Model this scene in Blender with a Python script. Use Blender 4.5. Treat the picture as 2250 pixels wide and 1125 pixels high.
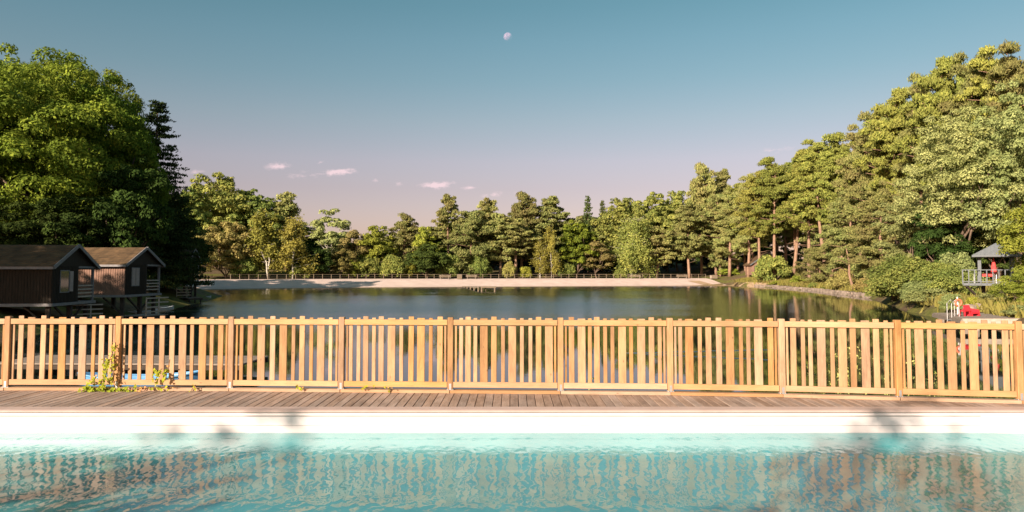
import bpy, math, random
import numpy as np
from mathutils import Vector, Matrix

sc = bpy.context.scene
for o in list(bpy.data.objects):
    bpy.data.objects.remove(o)
R = math.radians
C = sc.collection

# ------------------------------------------------------------------ camera
F, PITCH, HOR = 1625.0, R(3.0), 600.0          # focal length in photo pixels, pitch, horizon row
CAMZ = 1.9
CYP = HOR - F * math.tan(PITCH)
cam = bpy.data.cameras.new('camera')
camo = bpy.data.objects.new('camera', cam); C.objects.link(camo)
cam.sensor_width = 36.0
cam.lens = F / 2250 * 36.0
cam.shift_y = -(562.5 - CYP) / 2250
cam.clip_start, cam.clip_end = 0.05, 9000
camo.location = (0, 0, CAMZ)
camo.rotation_euler = (R(90) + PITCH, 0, 0)
sc.camera = camo

def ray(px, py):
    x, up = (px - 1125) / F, -(py - CYP) / F
    c, s = math.cos(PITCH), math.sin(PITCH)
    return Vector((x, c - up * s, s + up * c))

def at(px, py, Y):                              # point of the place that stands at depth Y
    d = ray(px, py)
    return Vector((0, 0, CAMZ)) + d * (Y / d.y)

def ong(px, py, z):                             # point of the place at height z
    d = ray(px, py)
    return Vector((0, 0, CAMZ)) + d * ((z - CAMZ) / d.z)

# ------------------------------------------------------------------ sky and sun
SUN_AZ, SUN_EL = R(217), R(21)                  # azimuth clockwise from the view direction
TOSUN = Vector((math.sin(SUN_AZ) * math.cos(SUN_EL), math.cos(SUN_AZ) * math.cos(SUN_EL), math.sin(SUN_EL)))
world = bpy.data.worlds.new('World'); sc.world = world; world.use_nodes = True
wt = world.node_tree
for n in list(wt.nodes): wt.nodes.remove(n)

def N(t, kind, **kw):
    n = t.nodes.new(kind)
    for k, v in kw.items():
        if k.startswith('i_'): n.inputs[k[2:].replace('_', ' ')].default_value = v
        elif k[0] == 'n' and k[1:].isdigit(): n.inputs[int(k[1:])].default_value = v
        else: setattr(n, k, v)
    return n

def L(t, a, b, ao=0, bi=0):
    t.links.new(a.outputs[ao], b.inputs[bi])

def ramp(t, stops, src=None, out=0, interp='LINEAR'):
    r = t.nodes.new('ShaderNodeValToRGB'); r.color_ramp.interpolation = interp
    e = r.color_ramp.elements
    while len(e) < len(stops): e.new(0.5)
    for el, (p, c) in zip(e, stops):
        el.position = p; el.color = (c[0], c[1], c[2], 1) if len(c) == 3 else c
    if src is not None: t.links.new(src.outputs[out], r.inputs[0])
    return r

sky = N(wt, 'ShaderNodeTexSky', sky_type='NISHITA', sun_disc=False, sun_elevation=SUN_EL, sun_rotation=SUN_AZ,
        air_density=1.0, dust_density=1.0, ozone_density=1.0, altitude=50)
geo = N(wt, 'ShaderNodeNewGeometry')
tc = N(wt, 'ShaderNodeTexCoord')
sep = N(wt, 'ShaderNodeSeparateXYZ'); L(wt, tc, sep, 0, 0)
# evening air: the same all round the compass, rosy above the horizon, teal higher up
tint = ramp(wt, [(0.0, (1.10, 0.73, 0.77)), (0.06, (1.12, 0.745, 0.765)), (0.113, (1.149, 0.760, 0.752)), (0.149, (1.206, 0.842, 0.803)), (0.202, (1.062, 0.911, 0.800)), (0.253, (0.881, 0.937, 0.804)), (0.3, (0.787, 0.954, 0.814)), (0.344, (0.683, 0.936, 0.786)), (1.0, (0.683, 0.936, 0.786))], sep, 2)
mul = N(wt, 'ShaderNodeMix', data_type='RGBA', blend_type='MULTIPLY'); mul.inputs[0].default_value = 1
wt.links.new(sky.outputs[0], mul.inputs[6]); wt.links.new(tint.outputs[0], mul.inputs[7])
# a few thin rosy clouds low over the far shore, placed by compass direction and height
vis = N(wt, 'ShaderNodeVectorMath', operation='NORMALIZE'); L(wt, tc, vis)
nz = N(wt, 'ShaderNodeTexNoise', i_Scale=75.0, i_Detail=7.0, i_Roughness=0.68)
mp = N(wt, 'ShaderNodeMapping'); mp.inputs['Scale'].default_value = (1, 1, 2.3)
L(wt, vis, mp); L(wt, mp, nz)
clouds = [(612, 365, 34, 12, .8), (740, 379, 62, 10, 1.), (705, 357, 13, 5, .7), (825, 396, 10, 6, .6), (878, 404, 14, 6, .45), (960, 407, 52, 13, 1.),
          (1035, 412, 28, 6, .7), (1085, 428, 40, 9, .6), (665, 386, 60, 14, .35), (430, 378, 22, 8, .4), (1140, 425, 30, 8, .45), (330, 352, 40, 9, .5),
          (1700, 330, 70, 10, .4), (-300, 372, 60, 12, .8), (-900, 350, 90, 14, .8), (2700, 380, 80, 12, .8)]
acc = None
for (cx, cy, rx, ry, st) in clouds:
    d = ray(cx, cy).normalized()
    sub = N(wt, 'ShaderNodeVectorMath', operation='SUBTRACT'); L(wt, vis, sub); sub.inputs[1].default_value = d
    az = math.atan2(d.x, d.y)
    rot = N(wt, 'ShaderNodeMapping', vector_type='TEXTURE'); L(wt, sub, rot)
    rot.inputs['Rotation'].default_value = (0, R(-6), -az)
    rot.inputs['Scale'].default_value = (rx / F, 1.0, ry / F)
    ln = N(wt, 'ShaderNodeVectorMath', operation='LENGTH'); L(wt, rot, ln)
    mr = N(wt, 'ShaderNodeMapRange', n1=1.0, n2=0.0, n3=0.0, n4=st); wt.links.new(ln.outputs['Value'], mr.inputs[0])
    if acc is None: acc = mr
    else:
        mx = N(wt, 'ShaderNodeMath', operation='MAXIMUM'); L(wt, acc, mx); L(wt, mr, mx, 0, 1); acc = mx
nsub = N(wt, 'ShaderNodeMath', operation='MULTIPLY_ADD'); L(wt, nz, nsub); nsub.inputs[1].default_value = 4.2; nsub.inputs[2].default_value = -2.15
csum = N(wt, 'ShaderNodeMath', operation='ADD'); L(wt, acc, csum); L(wt, nsub, csum, 0, 1)
cgate = N(wt, 'ShaderNodeMath', operation='MULTIPLY'); L(wt, acc, cgate); L(wt, csum, cgate, 0, 1)
cfac = N(wt, 'ShaderNodeMapRange', n1=0.02, n2=0.55, n3=0.0, n4=0.75); L(wt, cgate, cfac)
cmix = N(wt, 'ShaderNodeMix', data_type='RGBA')
wt.links.new(cfac.outputs[0], cmix.inputs[0]); wt.links.new(mul.outputs[2], cmix.inputs[6])
cmix.inputs[7].default_value = (8.6, 6.4, 6.7, 1)
bg = N(wt, 'ShaderNodeBackground', i_Strength=0.0625); wt.links.new(cmix.outputs[2], bg.inputs[0])
wo = N(wt, 'ShaderNodeOutputWorld'); L(wt, bg, wo)

sunl = bpy.data.lights.new('sun', 'SUN'); sunl.energy = 5.0; sunl.angle = R(0.53); sunl.color = (1.0, 0.82, 0.67)
suno = bpy.data.objects.new('sun', sunl); C.objects.link(suno)
suno.rotation_euler = (-TOSUN).to_track_quat('-Z', 'Y').to_euler()
suno.location = TOSUN * 100

sc.view_settings.view_transform = 'Standard'
sc.view_settings.look = 'None'
sc.view_settings.exposure = 0.95
sc.view_settings.gamma = 1.0
sc.view_settings.use_curve_mapping = False
sc.cycles.max_bounces = 8
sc.cycles.diffuse_bounces = 3
sc.cycles.glossy_bounces = 3
sc.cycles.transmission_bounces = 4
sc.cycles.transparent_max_bounces = 8
sc.cycles.sample_clamp_indirect = 6
sc.cycles.caustics_reflective = False
sc.cycles.caustics_refractive = False

# ------------------------------------------------------------------ helpers
def mat(name):
    m = bpy.data.materials.new(name); m.use_nodes = True
    t = m.node_tree
    for n in list(t.nodes): t.nodes.remove(n)
    out = t.nodes.new('ShaderNodeOutputMaterial')
    return m, t, out

def pmat(name, c1, c2, scale=6.0, rough=0.8, stretch=(1, 1, 1), bump=0.0, detail=5.0, spec=0.3, bdist=0.01, rnd=0.0, metal=0.0, lo=.3, hi=.7):
    """A plain procedural surface: two tones mixed by noise, fine relief, some difference from piece to piece."""
    m, t, out = mat(name)
    b = N(t, 'ShaderNodeBsdfPrincipled', i_Roughness=rough, i_Metallic=metal)
    b.inputs['Specular IOR Level'].default_value = spec
    co = N(t, 'ShaderNodeTexCoord'); oi = N(t, 'ShaderNodeObjectInfo')
    off = N(t, 'ShaderNodeVectorMath', operation='SCALE'); off.inputs[0].default_value = (37, 53, 71); t.links.new(oi.outputs['Random'], off.inputs['Scale'])
    add = N(t, 'ShaderNodeVectorMath', operation='ADD'); t.links.new(co.outputs['Object'], add.inputs[0]); L(t, off, add, 0, 1)
    mpn = N(t, 'ShaderNodeMapping'); L(t, add, mpn); mpn.inputs['Scale'].default_value = stretch
    n = N(t, 'ShaderNodeTexNoise', i_Scale=scale, i_Detail=detail, i_Roughness=0.6); L(t, mpn, n)
    rp = ramp(t, [(lo, c1), (hi, c2)], n)
    src = rp
    if rnd > 0:
        hs = N(t, 'ShaderNodeHueSaturation'); L(t, rp, hs, 0, 4)
        mv = N(t, 'ShaderNodeMapRange', n3=1 - rnd, n4=1 + rnd); t.links.new(oi.outputs['Random'], mv.inputs[0]); t.links.new(mv.outputs[0], hs.inputs['Value'])
        src = hs
    L(t, src, b)
    if bump > 0:
        bp = N(t, 'ShaderNodeBump', i_Strength=bump, i_Distance=bdist); L(t, n, bp, 0, bp.inputs.find('Height')); t.links.new(bp.outputs[0], b.inputs['Normal'])
    L(t, b, out)
    return m

def wood(name, light, dark, grain, rnd=0.16, rough=0.62, knots=True, bump=.35):
    """Planed timber: grain runs along local axis `grain`, knots, every board its own tone."""
    m, t, out = mat(name)
    b = N(t, 'ShaderNodeBsdfPrincipled', i_Roughness=rough); b.inputs['Specular IOR Level'].default_value = .25
    co = N(t, 'ShaderNodeTexCoord'); oi = N(t, 'ShaderNodeObjectInfo')
    off = N(t, 'ShaderNodeVectorMath', operation='SCALE'); off.inputs[0].default_value = (31, 47, 59); t.links.new(oi.outputs['Random'], off.inputs['Scale'])
    add = N(t, 'ShaderNodeVectorMath', operation='ADD'); t.links.new(co.outputs['Object'], add.inputs[0]); L(t, off, add, 0, 1)
    mpn = N(t, 'ShaderNodeMapping'); L(t, add, mpn)
    s = [1, 1, 1]; s[grain] = 0.09; mpn.inputs['Scale'].default_value = s
    n = N(t, 'ShaderNodeTexNoise', i_Scale=46.0, i_Detail=5.0, i_Roughness=.65, i_Distortion=1.2); L(t, mpn, n)
    mp2 = N(t, 'ShaderNodeMapping'); L(t, add, mp2); s2 = [1, 1, 1]; s2[grain] = .3; mp2.inputs['Scale'].default_value = s2
    n2 = N(t, 'ShaderNodeTexNoise', i_Scale=7.0, i_Detail=3.0); L(t, mp2, n2)
    mx = N(t, 'ShaderNodeMix', data_type='FLOAT', n0=.5); t.links.new(n.outputs[0], mx.inputs[2]); t.links.new(n2.outputs[0], mx.inputs[3])
    rp = ramp(t, [(.34, dark), (.62, light)], None); t.links.new(mx.outputs[0], rp.inputs[0])
    src, so = rp, 0
    if knots:
        mp3 = N(t, 'ShaderNodeMapping'); L(t, add, mp3); s3 = [1, 1, 1]; s3[grain] = .45; mp3.inputs['Scale'].default_value = s3
        v = N(t, 'ShaderNodeTexVoronoi', i_Scale=6.5); L(t, mp3, v)
        kr = ramp(t, [(.02, (.3, .3, .3)), (.085, (1, 1, 1))], v)
        km = N(t, 'ShaderNodeMix', data_type='RGBA', blend_type='MULTIPLY'); km.inputs[0].default_value = .75
        t.links.new(rp.outputs[0], km.inputs[6]); t.links.new(kr.outputs[0], km.inputs[7]); src, so = km, 2
    hs = N(t, 'ShaderNodeHueSaturation'); t.links.new(src.outputs[so], hs.inputs['Color'])
    mv = N(t, 'ShaderNodeMapRange', n3=1 - rnd, n4=1 + rnd * .8); t.links.new(oi.outputs['Random'], mv.inputs[0]); t.links.new(mv.outputs[0], hs.inputs['Value'])
    ms = N(t, 'ShaderNodeMath', operation='MULTIPLY_ADD'); t.links.new(oi.outputs['Random'], ms.inputs[0]); ms.inputs[1].default_value = 17.3
    fr = N(t, 'ShaderNodeMath', operation='FRACT'); L(t, ms, fr)
    mss = N(t, 'ShaderNodeMapRange', n3=.74, n4=1.02); L(t, fr, mss); t.links.new(mss.outputs[0], hs.inputs['Saturation'])
    L(t, hs, b)
    bp = N(t, 'ShaderNodeBump', i_Strength=bump, i_Distance=.004); t.links.new(mx.outputs[0], bp.inputs['Height']); t.links.new(bp.outputs[0], b.inputs['Normal'])
    L(t, b, out)
    return m

LEAF = 2.35
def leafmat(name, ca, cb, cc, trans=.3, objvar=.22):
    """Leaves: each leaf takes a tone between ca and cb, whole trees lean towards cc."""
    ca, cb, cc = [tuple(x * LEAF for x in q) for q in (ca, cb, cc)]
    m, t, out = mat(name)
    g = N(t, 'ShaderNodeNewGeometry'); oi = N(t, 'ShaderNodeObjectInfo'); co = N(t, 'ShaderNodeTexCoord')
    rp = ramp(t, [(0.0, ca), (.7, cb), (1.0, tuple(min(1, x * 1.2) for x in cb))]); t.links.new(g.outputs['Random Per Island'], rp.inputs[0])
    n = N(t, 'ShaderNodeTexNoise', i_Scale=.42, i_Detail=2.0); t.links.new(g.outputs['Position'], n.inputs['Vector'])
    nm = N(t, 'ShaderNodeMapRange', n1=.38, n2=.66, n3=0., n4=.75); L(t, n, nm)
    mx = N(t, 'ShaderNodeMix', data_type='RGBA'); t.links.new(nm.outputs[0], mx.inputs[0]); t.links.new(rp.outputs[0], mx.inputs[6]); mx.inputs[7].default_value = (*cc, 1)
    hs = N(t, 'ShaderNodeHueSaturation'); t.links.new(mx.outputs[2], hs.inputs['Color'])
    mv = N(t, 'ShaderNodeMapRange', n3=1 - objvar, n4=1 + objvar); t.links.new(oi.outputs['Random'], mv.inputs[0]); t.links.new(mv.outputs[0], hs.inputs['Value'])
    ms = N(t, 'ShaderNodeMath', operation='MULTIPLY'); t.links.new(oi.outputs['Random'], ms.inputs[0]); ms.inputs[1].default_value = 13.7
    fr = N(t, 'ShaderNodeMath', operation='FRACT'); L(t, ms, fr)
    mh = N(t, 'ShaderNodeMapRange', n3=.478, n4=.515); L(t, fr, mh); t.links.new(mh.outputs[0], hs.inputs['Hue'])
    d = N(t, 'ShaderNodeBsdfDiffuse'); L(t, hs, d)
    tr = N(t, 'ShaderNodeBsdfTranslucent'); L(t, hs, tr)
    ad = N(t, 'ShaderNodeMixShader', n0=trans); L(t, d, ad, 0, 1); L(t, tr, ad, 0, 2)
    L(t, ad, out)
    return m

class MB:
    """Collects simple solids; build() links them as ONE mesh object."""
    def __init__(s): s.v, s.f = [], []
    def add(s, verts, faces):
        o = len(s.v); s.v += [tuple(p) for p in verts]; s.f += [tuple(i + o for i in f) for f in faces]; return s
    def box(s, x0, x1, y0, y1, z0, z1):
        return s.add([(x0, y0, z0), (x1, y0, z0), (x1, y1, z0), (x0, y1, z0), (x0, y0, z1), (x1, y0, z1), (x1, y1, z1), (x0, y1, z1)],
                     [(0, 3, 2, 1), (4, 5, 6, 7), (0, 1, 5, 4), (1, 2, 6, 5), (2, 3, 7, 6), (3, 0, 4, 7)])
    def cbox(s, x0, x1, y0, y1, z0, z1, c=.004):
        """box with its vertical edges and top chamfered"""
        ring = [(x0 + c, y0), (x1 - c, y0), (x1, y0 + c), (x1, y1 - c), (x1 - c, y1), (x0 + c, y1), (x0, y1 - c), (x0, y0 + c)]
        cx, cy = (x0 + x1) / 2, (y0 + y1) / 2
        def ins(p): return (p[0] + (c if p[0] < cx else -c), p[1] + (c if p[1] < cy else -c))
        v = [(x, y, z0) for x, y in ring] + [(x, y, z1 - c) for x, y in ring] + [(*ins(p), z1) for p in ring]
        f = [tuple(range(7, -1, -1)), tuple(range(16, 24))]
        for k in range(8):
            j = (k + 1) % 8
            f += [(k, j, j + 8, k + 8), (k + 8, j + 8, j + 16, k + 16)]
        return s.add(v, f)
    def beam(s, a, b, w, h=None, up=(0, 0, 1)):
        a, b = Vector(a), Vector(b); h = h or w
        d = (b - a).normalized(); u = Vector(up)
        if abs(d.dot(u)) > .98: u = Vector((0, 1, 0))
        sx = d.cross(u).normalized(); sz = sx.cross(d).normalized()
        v = []
        for p in (a, b):
            for i, j in ((-1, -1), (1, -1), (1, 1), (-1, 1)): v.append(p + sx * (w / 2 * i) + sz * (h / 2 * j))
        return s.add(v, [(0, 1, 2, 3), (7, 6, 5, 4), (0, 4, 5, 1), (1, 5, 6, 2), (2, 6, 7, 3), (3, 7, 4, 0)])
    def tube(s, pts, rad, n=7, cap=True):
        pts = [Vector(p) for p in pts]; v, f = [], []
        for i, p in enumerate(pts):
            d = (pts[min(i + 1, len(pts) - 1)] - pts[max(i - 1, 0)]).normalized()
            u = Vector((0, 0, 1)) if abs(d.z) < .9 else Vector((1, 0, 0))
            a = d.cross(u).normalized(); b = d.cross(a)
            r = rad[i] if hasattr(rad, '__len__') else rad
            for k in range(n):
                t = 2 * math.pi * k / n
                v.append(p + a * (r * math.cos(t)) + b * (r * math.sin(t)))
        for i in range(len(pts) - 1):
            for k in range(n):
                j = (k + 1) % n
                f.append((i * n + k, i * n + j, (i + 1) * n + j, (i + 1) * n + k))
        if cap: f += [tuple(range(n - 1, -1, -1)), tuple(range((len(pts) - 1) * n, len(pts) * n))]
        return s.add(v, f)
    def prism(s, poly, z0, z1):
        n = len(poly)
        return s.add([(x, y, z0) for x, y in poly] + [(x, y, z1) for x, y in poly],
                     [tuple(range(n - 1, -1, -1)), tuple(range(n, 2 * n))] + [(k, (k + 1) % n, (k + 1) % n + n, k + n) for k in range(n)])
    def mesh(s, name, m=None, smooth=False):
        me = bpy.data.meshes.new(name); me.from_pydata(s.v, [], s.f)
        if smooth: me.polygons.foreach_set('use_smooth', [True] * len(me.polygons))
        if m: me.materials.append(m)
        return me
    def build(s, name, m, parent=None, smooth=False, loc=None):
        return obj(name, s.mesh(name, m, smooth), parent, loc)

def obj(name, me, parent=None, loc=None, rz=0.0):
    o = bpy.data.objects.new(name, me); C.objects.link(o)
    if parent: o.parent = parent
    if loc is not None: o.location = loc
    if rz: o.rotation_euler.z = rz
    return o

def tag(o, label=None, cat=None, group=None, kind=None):
    if label: o['label'] = label
    if cat: o['category'] = cat
    if group: o['group'] = group
    if kind: o['kind'] = kind
    return o

def empty(name, loc=(0, 0, 0), rz=0.0, label=None, cat=None, group=None):
    o = bpy.data.objects.new(name, None); C.objects.link(o); o.location = loc; o.rotation_euler.z = rz
    o.empty_display_size = .2
    return tag(o, label, cat, group)

def npmesh(name, verts, quads, m, smooth=False):
    me = bpy.data.meshes.new(name)
    nv, nq = len(verts), len(quads)
    me.vertices.add(nv); me.vertices.foreach_set('co', np.asarray(verts, np.float32).ravel())
    me.loops.add(nq * 4); me.loops.foreach_set('vertex_index', np.asarray(quads, np.int32).ravel())
    me.polygons.add(nq); me.polygons.foreach_set('loop_start', np.arange(0, nq * 4, 4, dtype=np.int32))
    if smooth: me.polygons.foreach_set('use_smooth', np.ones(nq, bool))
    me.update(calc_edges=True); me.validate()
    if m: me.materials.append(m)
    return me

# ------------------------------------------------------------------ materials
M_fence_v = wood('fence_timber_upright', (.50, .272, .105), (.29, .142, .05), 2, rnd=.2)
M_fence_h = wood('fence_timber_lengthwise', (.55, .31, .125), (.40, .20, .072), 0, rnd=.1)
M_beam_h = wood('edge_timber', (.47, .27, .135), (.33, .18, .08), 0, rnd=.12)
M_plank = wood('weathered_deck_plank', (.42, .30, .23), (.21, .14, .098), 1, rnd=.2, rough=.85, knots=False, bump=.6)
M_joist = pmat('dark_joist', (.05, .04, .03), (.09, .07, .05), 5, .9)
M_steel = pmat('galvanised_steel', (.42, .42, .42), (.55, .55, .54), 20, .45, metal=.6)
M_liner = pmat('white_pool_liner', (.72, .655, .645), (.78, .715, .705), 1.2, .45, stretch=(.4, 1, 3), spec=.4)
M_poolfloor = pmat('teal_pool_floor', (.028, .235, .25), (.05, .31, .32), 1.6, .6)
M_coping = pmat('pale_pool_coping', (.46, .345, .30), (.54, .42, .37), 3, .55)
M_aqua = pmat('turquoise_liner', (.048, .305, .335), (.08, .40, .425), 1.6, .5)
M_shade_seam = pmat('grey_shade_and_seam', (.36, .33, .31), (.44, .41, .39), 4, .6)
M_slab = pmat('terrace_stone', (.38, .33, .28), (.5, .44, .38), 2, .8, bump=.3)
M_sand = pmat('beach_sand', (.57, .44, .375), (.71, .56, .49), .5, .95, bump=.8, bdist=.12, detail=10)
M_wetsand = pmat('wet_sand', (.22, .15, .07), (.36, .26, .15), .8, .6, detail=6)
M_bark = pmat('grey_brown_bark', (.10, .07, .05), (.24, .17, .12), 3.5, .95, stretch=(3, 3, .5), bump=.8, bdist=.05)
M_pinebark = pmat('orange_pine_bark', (.20, .115, .075), (.42, .27, .18), 3.0, .95, stretch=(3, 3, .6), bump=.8, bdist=.05)
M_birchbark = pmat('white_birch_bark', (.30, .27, .22), (.68, .63, .54), 2.2, .85, stretch=(1, 1, 2.5), bump=.3)
M_cabin = pmat('dark_boards_in_shade', (.024, .018, .012), (.046, .034, .023), 4, .85, stretch=(4, 4, .4), bump=.3)  # dark brown boards, colour darkened further for the walls in shade
M_cabinred = pmat('brown_boards_in_sun', (.20, .115, .08), (.33, .195, .14), 4, .85, stretch=(4, 4, .4), bump=.3)  # lighter copy for the cabin wall in sun; also the brown hut
M_shingle = pmat('mossy_brown_shingles', (.045, .03, .016), (.165, .10, .048), 1.6, .95, stretch=(1, 1, 1), bump=.6, bdist=.03, detail=9)
M_trim = pmat('pale_grey_trim', (.20, .19, .19), (.28, .265, .26), 6, .7)
M_shutter = pmat('pinkish_shutter', (.36, .29, .26), (.46, .37, .33), 6, .7)
M_whitepaint = pmat('white_paint', (.68, .67, .64), (.78, .76, .73), 6, .6)
M_stilt = pmat('dark_timber', (.045, .035, .028), (.085, .065, .05), 5, .9, bump=.3)
M_greywood = pmat('grey_weathered_timber', (.19, .155, .125), (.31, .255, .205), 5, .9, stretch=(1, 1, 3), bump=.3)
M_greypaint = pmat('blue_grey_paint', (.115, .13, .14), (.16, .175, .185), 6, .6)
M_rail = pmat('light_timber_rail', (.40, .33, .26), (.56, .47, .38), 6, .85)
M_postwood = pmat('weathered_post_timber', (.16, .12, .08), (.25, .195, .135), 6, .9)
M_red = pmat('red_plastic', (.60, .02, .035), (.72, .04, .055), 5, .45, spec=.5)
M_redcloth = pmat('red_canvas', (.55, .05, .05), (.68, .1, .09), 8, .8)
M_orange = pmat('orange_lifebuoy', (.70, .16, .08), (.78, .22, .12), 5, .5)
M_whiteplastic = pmat('white_plastic', (.68, .70, .70), (.78, .80, .80), 5, .4, spec=.5)
M_blueplastic = pmat('blue_hull', (.10, .30, .55), (.16, .38, .62), 5, .4, spec=.5)
M_rock = pmat('pale_bank_stone', (.20, .155, .12), (.38, .30, .24), 3, .9, bump=.7, bdist=.05, rnd=.2)
M_glass, tg, og = mat('window_glass')
_b = N(tg, 'ShaderNodeBsdfPrincipled', i_Roughness=.05); _b.inputs['Base Color'].default_value = (.03, .05, .055, 1)
_nz = N(tg, 'ShaderNodeTexNoise', i_Scale=.7); _bp = N(tg, 'ShaderNodeBump', i_Strength=.05); tg.links.new(_nz.outputs[0], _bp.inputs['Height']); tg.links.new(_bp.outputs[0], _b.inputs['Normal']); L(tg, _b, og)

# ------------------------------------------------------------------ terrain
LAKEZ = -1.3
SHORE = [(-17, 12.7), (-19, 20), (-22, 32), (-24.8, 42), (-26, 50), (-27.5, 60), (-31, 72), (-34, 85), (-40, 105), (-50, 124), (-58, 136), (-58, 142),
         (-50, 152), (-32, 162), (-3, 171), (25, 178), (55, 186), (57.5, 165), (53, 128), (46, 95), (38.5, 75), (32.5, 60), (30, 50), (27.5, 42), (25, 34), (21.5, 24), (18, 12.7)]
SA = np.array(SHORE, float)

def lake_sd(x, y):
    """signed distance to the lake shore (negative on the water)"""
    x = np.asarray(x, float); y = np.asarray(y, float)
    best = np.full(x.shape, 1e18); inside = np.zeros(x.shape, bool)
    n = len(SA)
    for i in range(n):
        ax, ay = SA[i]; bx, by = SA[(i + 1) % n]
        dx, dy = bx - ax, by - ay
        t = np.clip(((x - ax) * dx + (y - ay) * dy) / (dx * dx + dy * dy), 0, 1)
        best = np.minimum(best, (x - ax - t * dx) ** 2 + (y - ay - t * dy) ** 2)
        cond = ((ay > y) != (by > y)) & (x < (bx - ax) * (y - ay) / ((by - ay) if by != ay else 1e-9) + ax)
        inside ^= cond
    d = np.sqrt(best)
    return np.where(inside, -d, d)

def sm(a, b, x):
    t = np.clip((x - a) / (b - a), 0, 1); return t * t * (3 - 2 * t)

def ground_h(x, y):
    x = np.asarray(x, float); y = np.asarray(y, float)
    d = lake_sd(x, y)
    wob = .18 * np.sin(x * .31 + 1.3 * np.sin(y * .17)) + .15 * np.sin(y * .43 + x * .11)
    wet = LAKEZ - .12 - np.minimum(1.6, .22 * np.maximum(-d, 0))
    beach = LAKEZ - .12 + 1.85 * sm(0, 13, d) + .012 * np.clip(d - 13, 0, 10) + .13 * np.clip(d - 24, 0, 110)
    right = LAKEZ - .1 + .75 * sm(0, .5, d) + .09 * np.clip(d, 0, 8) + .135 * np.clip(d - 6, 0, 45) + wob * sm(1, 6, d)
    mound = 1.7 * np.exp(-(((x - 67) / 9) ** 2 + ((y - 188) / 12) ** 2))
    left = LAKEZ - .1 + 1.2 * sm(0, 5, d) + .05 * np.clip(d - 2, 0, 40) + wob * sm(1, 6, d)
    near = np.full(x.shape, -.35)
    wr = sm(44, 58, x) * sm(100, 130, y) + (x > 10) * (1 - sm(100, 130, y)); wr = np.clip(wr, 0, 1)
    wr = np.where(y > 186, sm(52, 66, x), wr)
    wl = (x < 0) * (1 - sm(112, 134, y))
    wb = np.clip(1 - wr - wl, 0, 1)
    h = (right + mound) * wr + left * wl + beach * wb
    h = np.where(y < 12.75, near, h)
    h = np.where((np.abs(x) < 15.5) & (y < 12.3) & (y > -9), -1.35, h)
    return np.where(d <= 0, wet, h)

def gz(x, y): return float(ground_h(np.array([x]), np.array([y]))[0])

xs = np.unique(np.concatenate([np.linspace(-1600, -130, 24), np.linspace(-130, 130, 174), np.linspace(130, 1600, 24), [-15.6, -15.4, 15.4, 15.6]]))
ys = np.unique(np.concatenate([np.linspace(-900, -60, 14), np.linspace(-60, 260, 214), np.linspace(260, 2600, 24), [12.2, 12.4, 12.70, 12.76, 12.9, -9.1, -8.9]]))
GX, GY = np.meshgrid(xs, ys)
GZ = ground_h(GX, GY)
idx = np.arange(GX.size).reshape(GX.shape)
Q = np.stack([idx[:-1, :-1], idx[:-1, 1:], idx[1:, 1:], idx[1:, :-1]], -1).reshape(-1, 4)
M_ground, t, o_ = mat('forest_floor_and_grass')
b = N(t, 'ShaderNodeBsdfPrincipled', i_Roughness=.95); b.inputs['Specular IOR Level'].default_value = .1
co = N(t, 'ShaderNodeTexCoord')
n1 = N(t, 'ShaderNodeTexNoise', i_Scale=.16, i_Detail=6.0); t.links.new(co.outputs['Object'], n1.inputs['Vector'])
n2 = N(t, 'ShaderNodeTexNoise', i_Scale=2.3, i_Detail=8.0, i_Roughness=.7); t.links.new(co.outputs['Object'], n2.inputs['Vector'])
r1 = ramp(t, [(.3, (.085, .06, .035)), (.7, (.20, .145, .085))], n2)
r2 = ramp(t, [(.3, (.07, .085, .02)), (.7, (.22, .20, .06))], n2)
mx = N(t, 'ShaderNodeMix', data_type='RGBA'); rr = ramp(t, [(.44, (0, 0, 0)), (.56, (1, 1, 1))], n1)
t.links.new(rr.outputs[0], mx.inputs[0]); t.links.new(r1.outputs[0], mx.inputs[6]); t.links.new(r2.outputs[0], mx.inputs[7]); t.links.new(mx.outputs[2], b.inputs[0])
bp = N(t, 'ShaderNodeBump', i_Strength=.8, i_Distance=.08); t.links.new(n2.outputs[0], bp.inputs['Height']); t.links.new(bp.outputs[0], b.inputs['Normal']); L(t, b, o_)
ground = obj('ground', npmesh('ground', np.stack([GX, GY, GZ], -1).reshape(-1, 3), Q, M_ground, True)); tag(ground, kind='structure')

# sandy beach round the far end of the lake: a sheet over the terrain
def strip(name, pts, offs, m, lift):
    P = np.array(pts, float); T = np.gradient(P, axis=0); T /= np.linalg.norm(T, axis=1)[:, None]
    NRM = np.stack([-T[:, 1], T[:, 0]], 1)
    V = []
    for k, o in enumerate(offs):
        q = P + NRM * o; V.append(np.stack([q[:, 0], q[:, 1], np.maximum(ground_h(q[:, 0], q[:, 1]), LAKEZ - .25) + lift], 1))
    V = np.stack(V, 1); a, c = V.shape[:2]
    ix = np.arange(a * c).reshape(a, c)
    q = np.stack([ix[:-1, :-1], ix[1:, :-1], ix[1:, 1:], ix[:-1, 1:]], -1).reshape(-1, 4)
    return tag(obj(name, npmesh(name, V.reshape(-1, 3), q, m, True)), kind='structure')

def resample(pts, n):
    P = np.array(pts, float); s = np.r_[0, np.cumsum(np.linalg.norm(np.diff(P, axis=0), axis=1))]
    u = np.linspace(0, s[-1], n); q = np.stack([np.interp(u, s, P[:, k]) for k in (0, 1)], 1)
    for _ in range(3): q[1:-1] = (q[:-2] + 2 * q[1:-1] + q[2:]) / 4
    return q

beach_line = resample([(-50, 124), (-58, 136), (-58, 142), (-50, 152), (-32, 162), (-3, 171), (25, 178), (55, 186)], 120)
strip('beach', beach_line, np.linspace(-1.5, 14.5, 15), M_sand, .10)
strip('wet_shore', beach_line, np.linspace(-3, 1.5, 6), M_wetsand, .135)

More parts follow.
